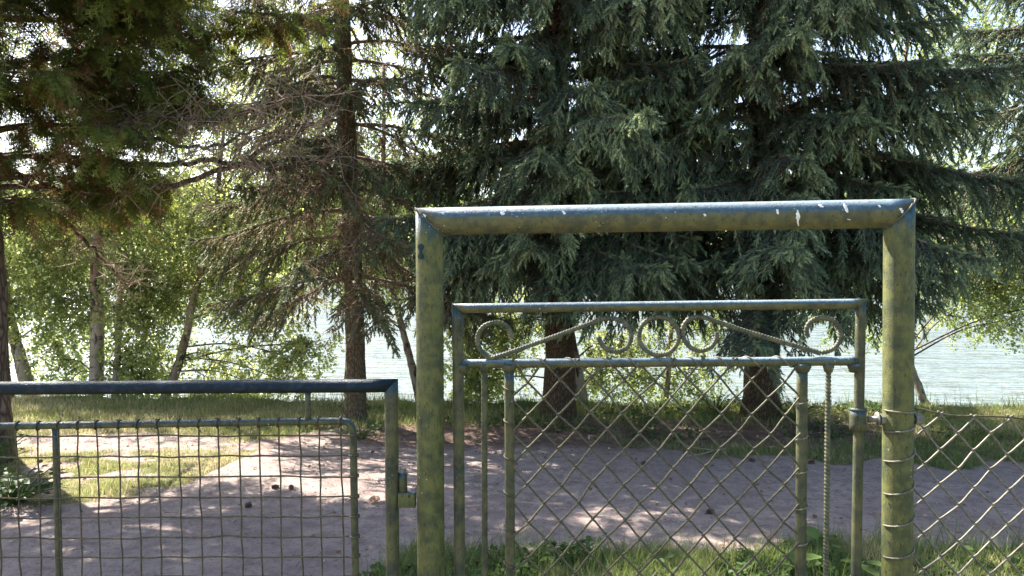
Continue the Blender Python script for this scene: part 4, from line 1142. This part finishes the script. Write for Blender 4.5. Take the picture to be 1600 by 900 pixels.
# --- fence right of the gate
fe = empty('chain_link_fence', (footR[0] + rPR, footR[1], 0), 'chain-link fence panel with sagging top wire to the right of the gate', 'fence')
rowpx = 27.7
def topy(px): return 640 + 16 * (px - 1430) / 170 + (4.5 * math.sin(PI * min(1, max(0, (px - 1430) / 110))))
NC = 44
def nodesF(c, q):
    px = 1418 + c * 26.2
    base = at(px, topy(px), 1.68) if px < 1700 else at(1700, topy(1700), 1.68) + np.array([(px - 1700) * 0.0014, 0, 0])
    return base + np.array([0.0015 * math.sin(q + c * .5), 0.004 * math.sin(c * .6 + q * .3), -(q) * rowpx / FPX * 1.68 + 0.0015 * math.sin(c * 1.3 + q)])
part(chain_link(nodesF, NC, 32, 0.0024, 0.0015, 9), 'chain_link_mesh', M_WIRE_GREY, fe)
tw = [g(1424, 637, 0.0)] + [nodesF(c, 0) + [0, 0.002, 0.001 + 0.001 * math.sin(c * 2.1)] for c in range(1, NC + 1)]
one('top_wire', tube(catmull(tw, 4), 0.0022, 6), M_WIRE_DARK, fe)
# loops of fence wire round the post: front half rises to the right, bright where the sun catches the left edge
mb = MB()
axf = lambda y: g(1404.7 - (y - 340) * 0.0058, y)
for y, rise in ((639, -3), (672, 10), (718, 16), (769, 17), (818, 16), (867, 15), (916, 15), (965, 15), (1015, 15)):
    a = np.linspace(-PI * 0.95, 0.15, 26)
    c = axf(y)
    Rr = rPR + 0.0018
    P = c + np.stack([np.cos(a) * Rr, np.sin(a) * Rr, (np.linspace(0, 1, 26) ** 1.7) * (rise / FPX * 1.7) * 1.4 - 0.001], -1)
    one('post_loop', tube(P, 0.0021, 6), M_WIRE_GREY, fe)
pe = nodesF(NC, 0)
one('end_post', straight(np.array([pe[0] + 0.03, pe[1], -0.4]), np.array([pe[0] + 0.03, pe[1], 1.42]), 0.024, 20, 6), M_POST, fe)

# --- the wide gate at the left
lg = empty('mesh_gate', (g(612, 600)[0], 1.72, 0), 'wide low gate with square wire mesh and dark blue top rail at the left', 'gate')
rG = px_r(611, 21.5)
A1 = g(611.5, 602.5); XL = -2.9
def lgx(px, py, off=0.0):            # the gate's own plane, straight on past the picture edge
    return at(px, py, 1.722 + off)
A0 = at(0, 606.5, 1.74); dv = norm(A1 - A0); A0 = A1 - dv * ((A1[0] - XL) / dv[0])
d3 = norm(g(613.5, 900) - A1); f3 = A1 + d3 * ((A1[2] - 0.12) / -d3[2])
one('stile', straight(f3, A1, rG, 30, 40, cutB=mitre(-d3, -dv)), M_STILE, lg)
one('top_rail', straight(A0, A1, rG * 1.0, 30, 60, cutB=mitre(dv, d3)), M_DARKRAIL, lg)
A0b = np.array([A0[0], A0[1], 0.12]); one('stile', straight(A0b, A0, rG, 20, 6), M_STILE, lg)
one('bottom_rail', straight(A0b, f3, rG, 20, 12), M_STILE, lg)
# inner thin frame with rounded corner
rI = px_r(300, 12.5)
pin0 = at(0, 666, 1.735); pin1 = lgx(532, 658); dI = norm(pin1 - pin0); pin_start = pin1 - dI * ((pin1[0] - XL) / dI[0])
corner = [pin1, lgx(541, 659.5), lgx(548, 665), lgx(551.5, 674), lgx(552, 686)]
endI = lgx(555.5, 900); dd = norm(endI - corner[-1]); endI = corner[-1] + dd * ((corner[-1][2] - 0.16) / -dd[2])
C = np.vstack([sub(pin_start, pin1, 40)[:-1], catmull(corner, 6)[:-1], sub(corner[-1], endI, 30)])
one('inner_frame', tube(C, rI, 18), M_STILE, lg)
a = lgx(481, 613); b = lgx(481.5, 656); one('spacer', straight(a, b, px_r(481, 9.5), 14, 6), M_STILE, lg)
a = at(87, 668, 1.735); b = at(92.5, 900, 1.735); d = norm(b - a); b = a + d * ((a[2] - 0.16) / -d[2]); one('upright', straight(a, b, px_r(88, 12.5) * 0.97, 18, 20), M_STILE, lg)
# square mesh: gently bent vertical and horizontal wires, with a turn round the frame at every end
mb = MB(); rg = np.random.default_rng(12)
vx = [-2, 27, 59, 92, 122, 154, 186, 216, 248, 280, 312, 343, 374, 405, 437, 469, 501, 533]
allx = [(-2 - 31.2 * i) for i in range(26, 0, -1)] + vx
hy = [681, 713, 745, 777, 808, 839.5, 870, 901, 932, 963, 994, 1025, 1056, 1087, 1118, 1149, 1180]
def lgp(px, py, off=0.0):
    p = at(px, py, 1.728) ; return p + np.array([0, off, 0])
Jx = rg.normal(size=(len(allx), len(hy) + 1)) * 0.65
for i, x in enumerate(allx):
    x0 = x + 3.0 * (533 - x) / 533 * 0 - rg.uniform(0, 3)
    pts = []
    ytop = 661 + (0 if x > 0 else 2)
    for j, y in enumerate([ytop] + hy):
        # verticals lean with the picture's own perspective: constant world x
        pw = lgp(x0 + (0.4 * j if j else 0), 700, 0.0)
        zz_ = lgp(400, y)[2]
        pts.append(np.array([pw[0] + 0.0012 * Jx[i, j], pw[1] + (0.0015 if (i + j) % 2 else -0.0015), zz_]))
    V, F = tube(catmull(pts, 3), 0.0020, 6); mb.add(V, F)
    # ring round the frame rail
    zr = np.interp(pts[0][0], [pin0[0], pin1[0]], [pin0[2], pin1[2]]); yr = np.interp(pts[0][0], [pin0[0], pin1[0]], [pin0[1], pin1[1]])
    al = np.linspace(0, 2 * PI * 1.1, 20)
    P = np.stack([pts[0][0] - 0.001 + 0.005 * al / 6.28 - 0.003, yr + np.sin(al) * (rI + .0016), zr + np.cos(al) * (rI + .0016)], -1)
    V, F = tube(P, 0.0022, 6); mb.add(V, F)
for j, y in enumerate(hy):
    xsx = np.arange(-790, 553, 31.0); pts = []
    for i, x in enumerate(xsx):
        p = lgp(x, y + 1.2 * math.sin(i * 0.6 + j)); p[2] = lgp(400, y)[2] + 0.0010 * rg.normal(); p[1] += (-0.0018 if (i + j) % 2 else 0.0018); pts.append(p)
    xe = np.interp(y, [686, 900], [552, 555.5])
    pts.append(lgp(xe - 3, y))
    V, F = tube(catmull(pts, 3), 0.0020, 6); mb.add(V, F)
    al = np.linspace(0, 2 * PI * 1.1, 20); c = lgx(xe, y)
    P = np.stack([c[0] + np.cos(al) * (rI + .0016), c[1] + np.sin(al) * (rI + .0016), c[2] + 0.004 * al / 6.28], -1)
    V, F = tube(P, 0.0023, 6); mb.add(V, F)
part(mb, 'wire_mesh', M_WIRE_DARK, lg)
# hinge pin and barrel
one('hinge_barrel', straight(lgx(629.5, 739), lgx(629.5, 769), px_r(630, 14), 18, 4), M_STILE, lg)
one('hinge_pin', tube(np.stack([lgx(629.5, 731), lgx(629.5, 733), lgx(629.5, 738.5), lgx(629.5, 740)]), np.array([.006, .0085, .0085, .0078]), 16), M_BOLT, lg)
print('objects', len(bpy.data.objects), 'tris', sum(len(o.data.polygons) for o in bpy.data.objects if o.type == 'MESH'))
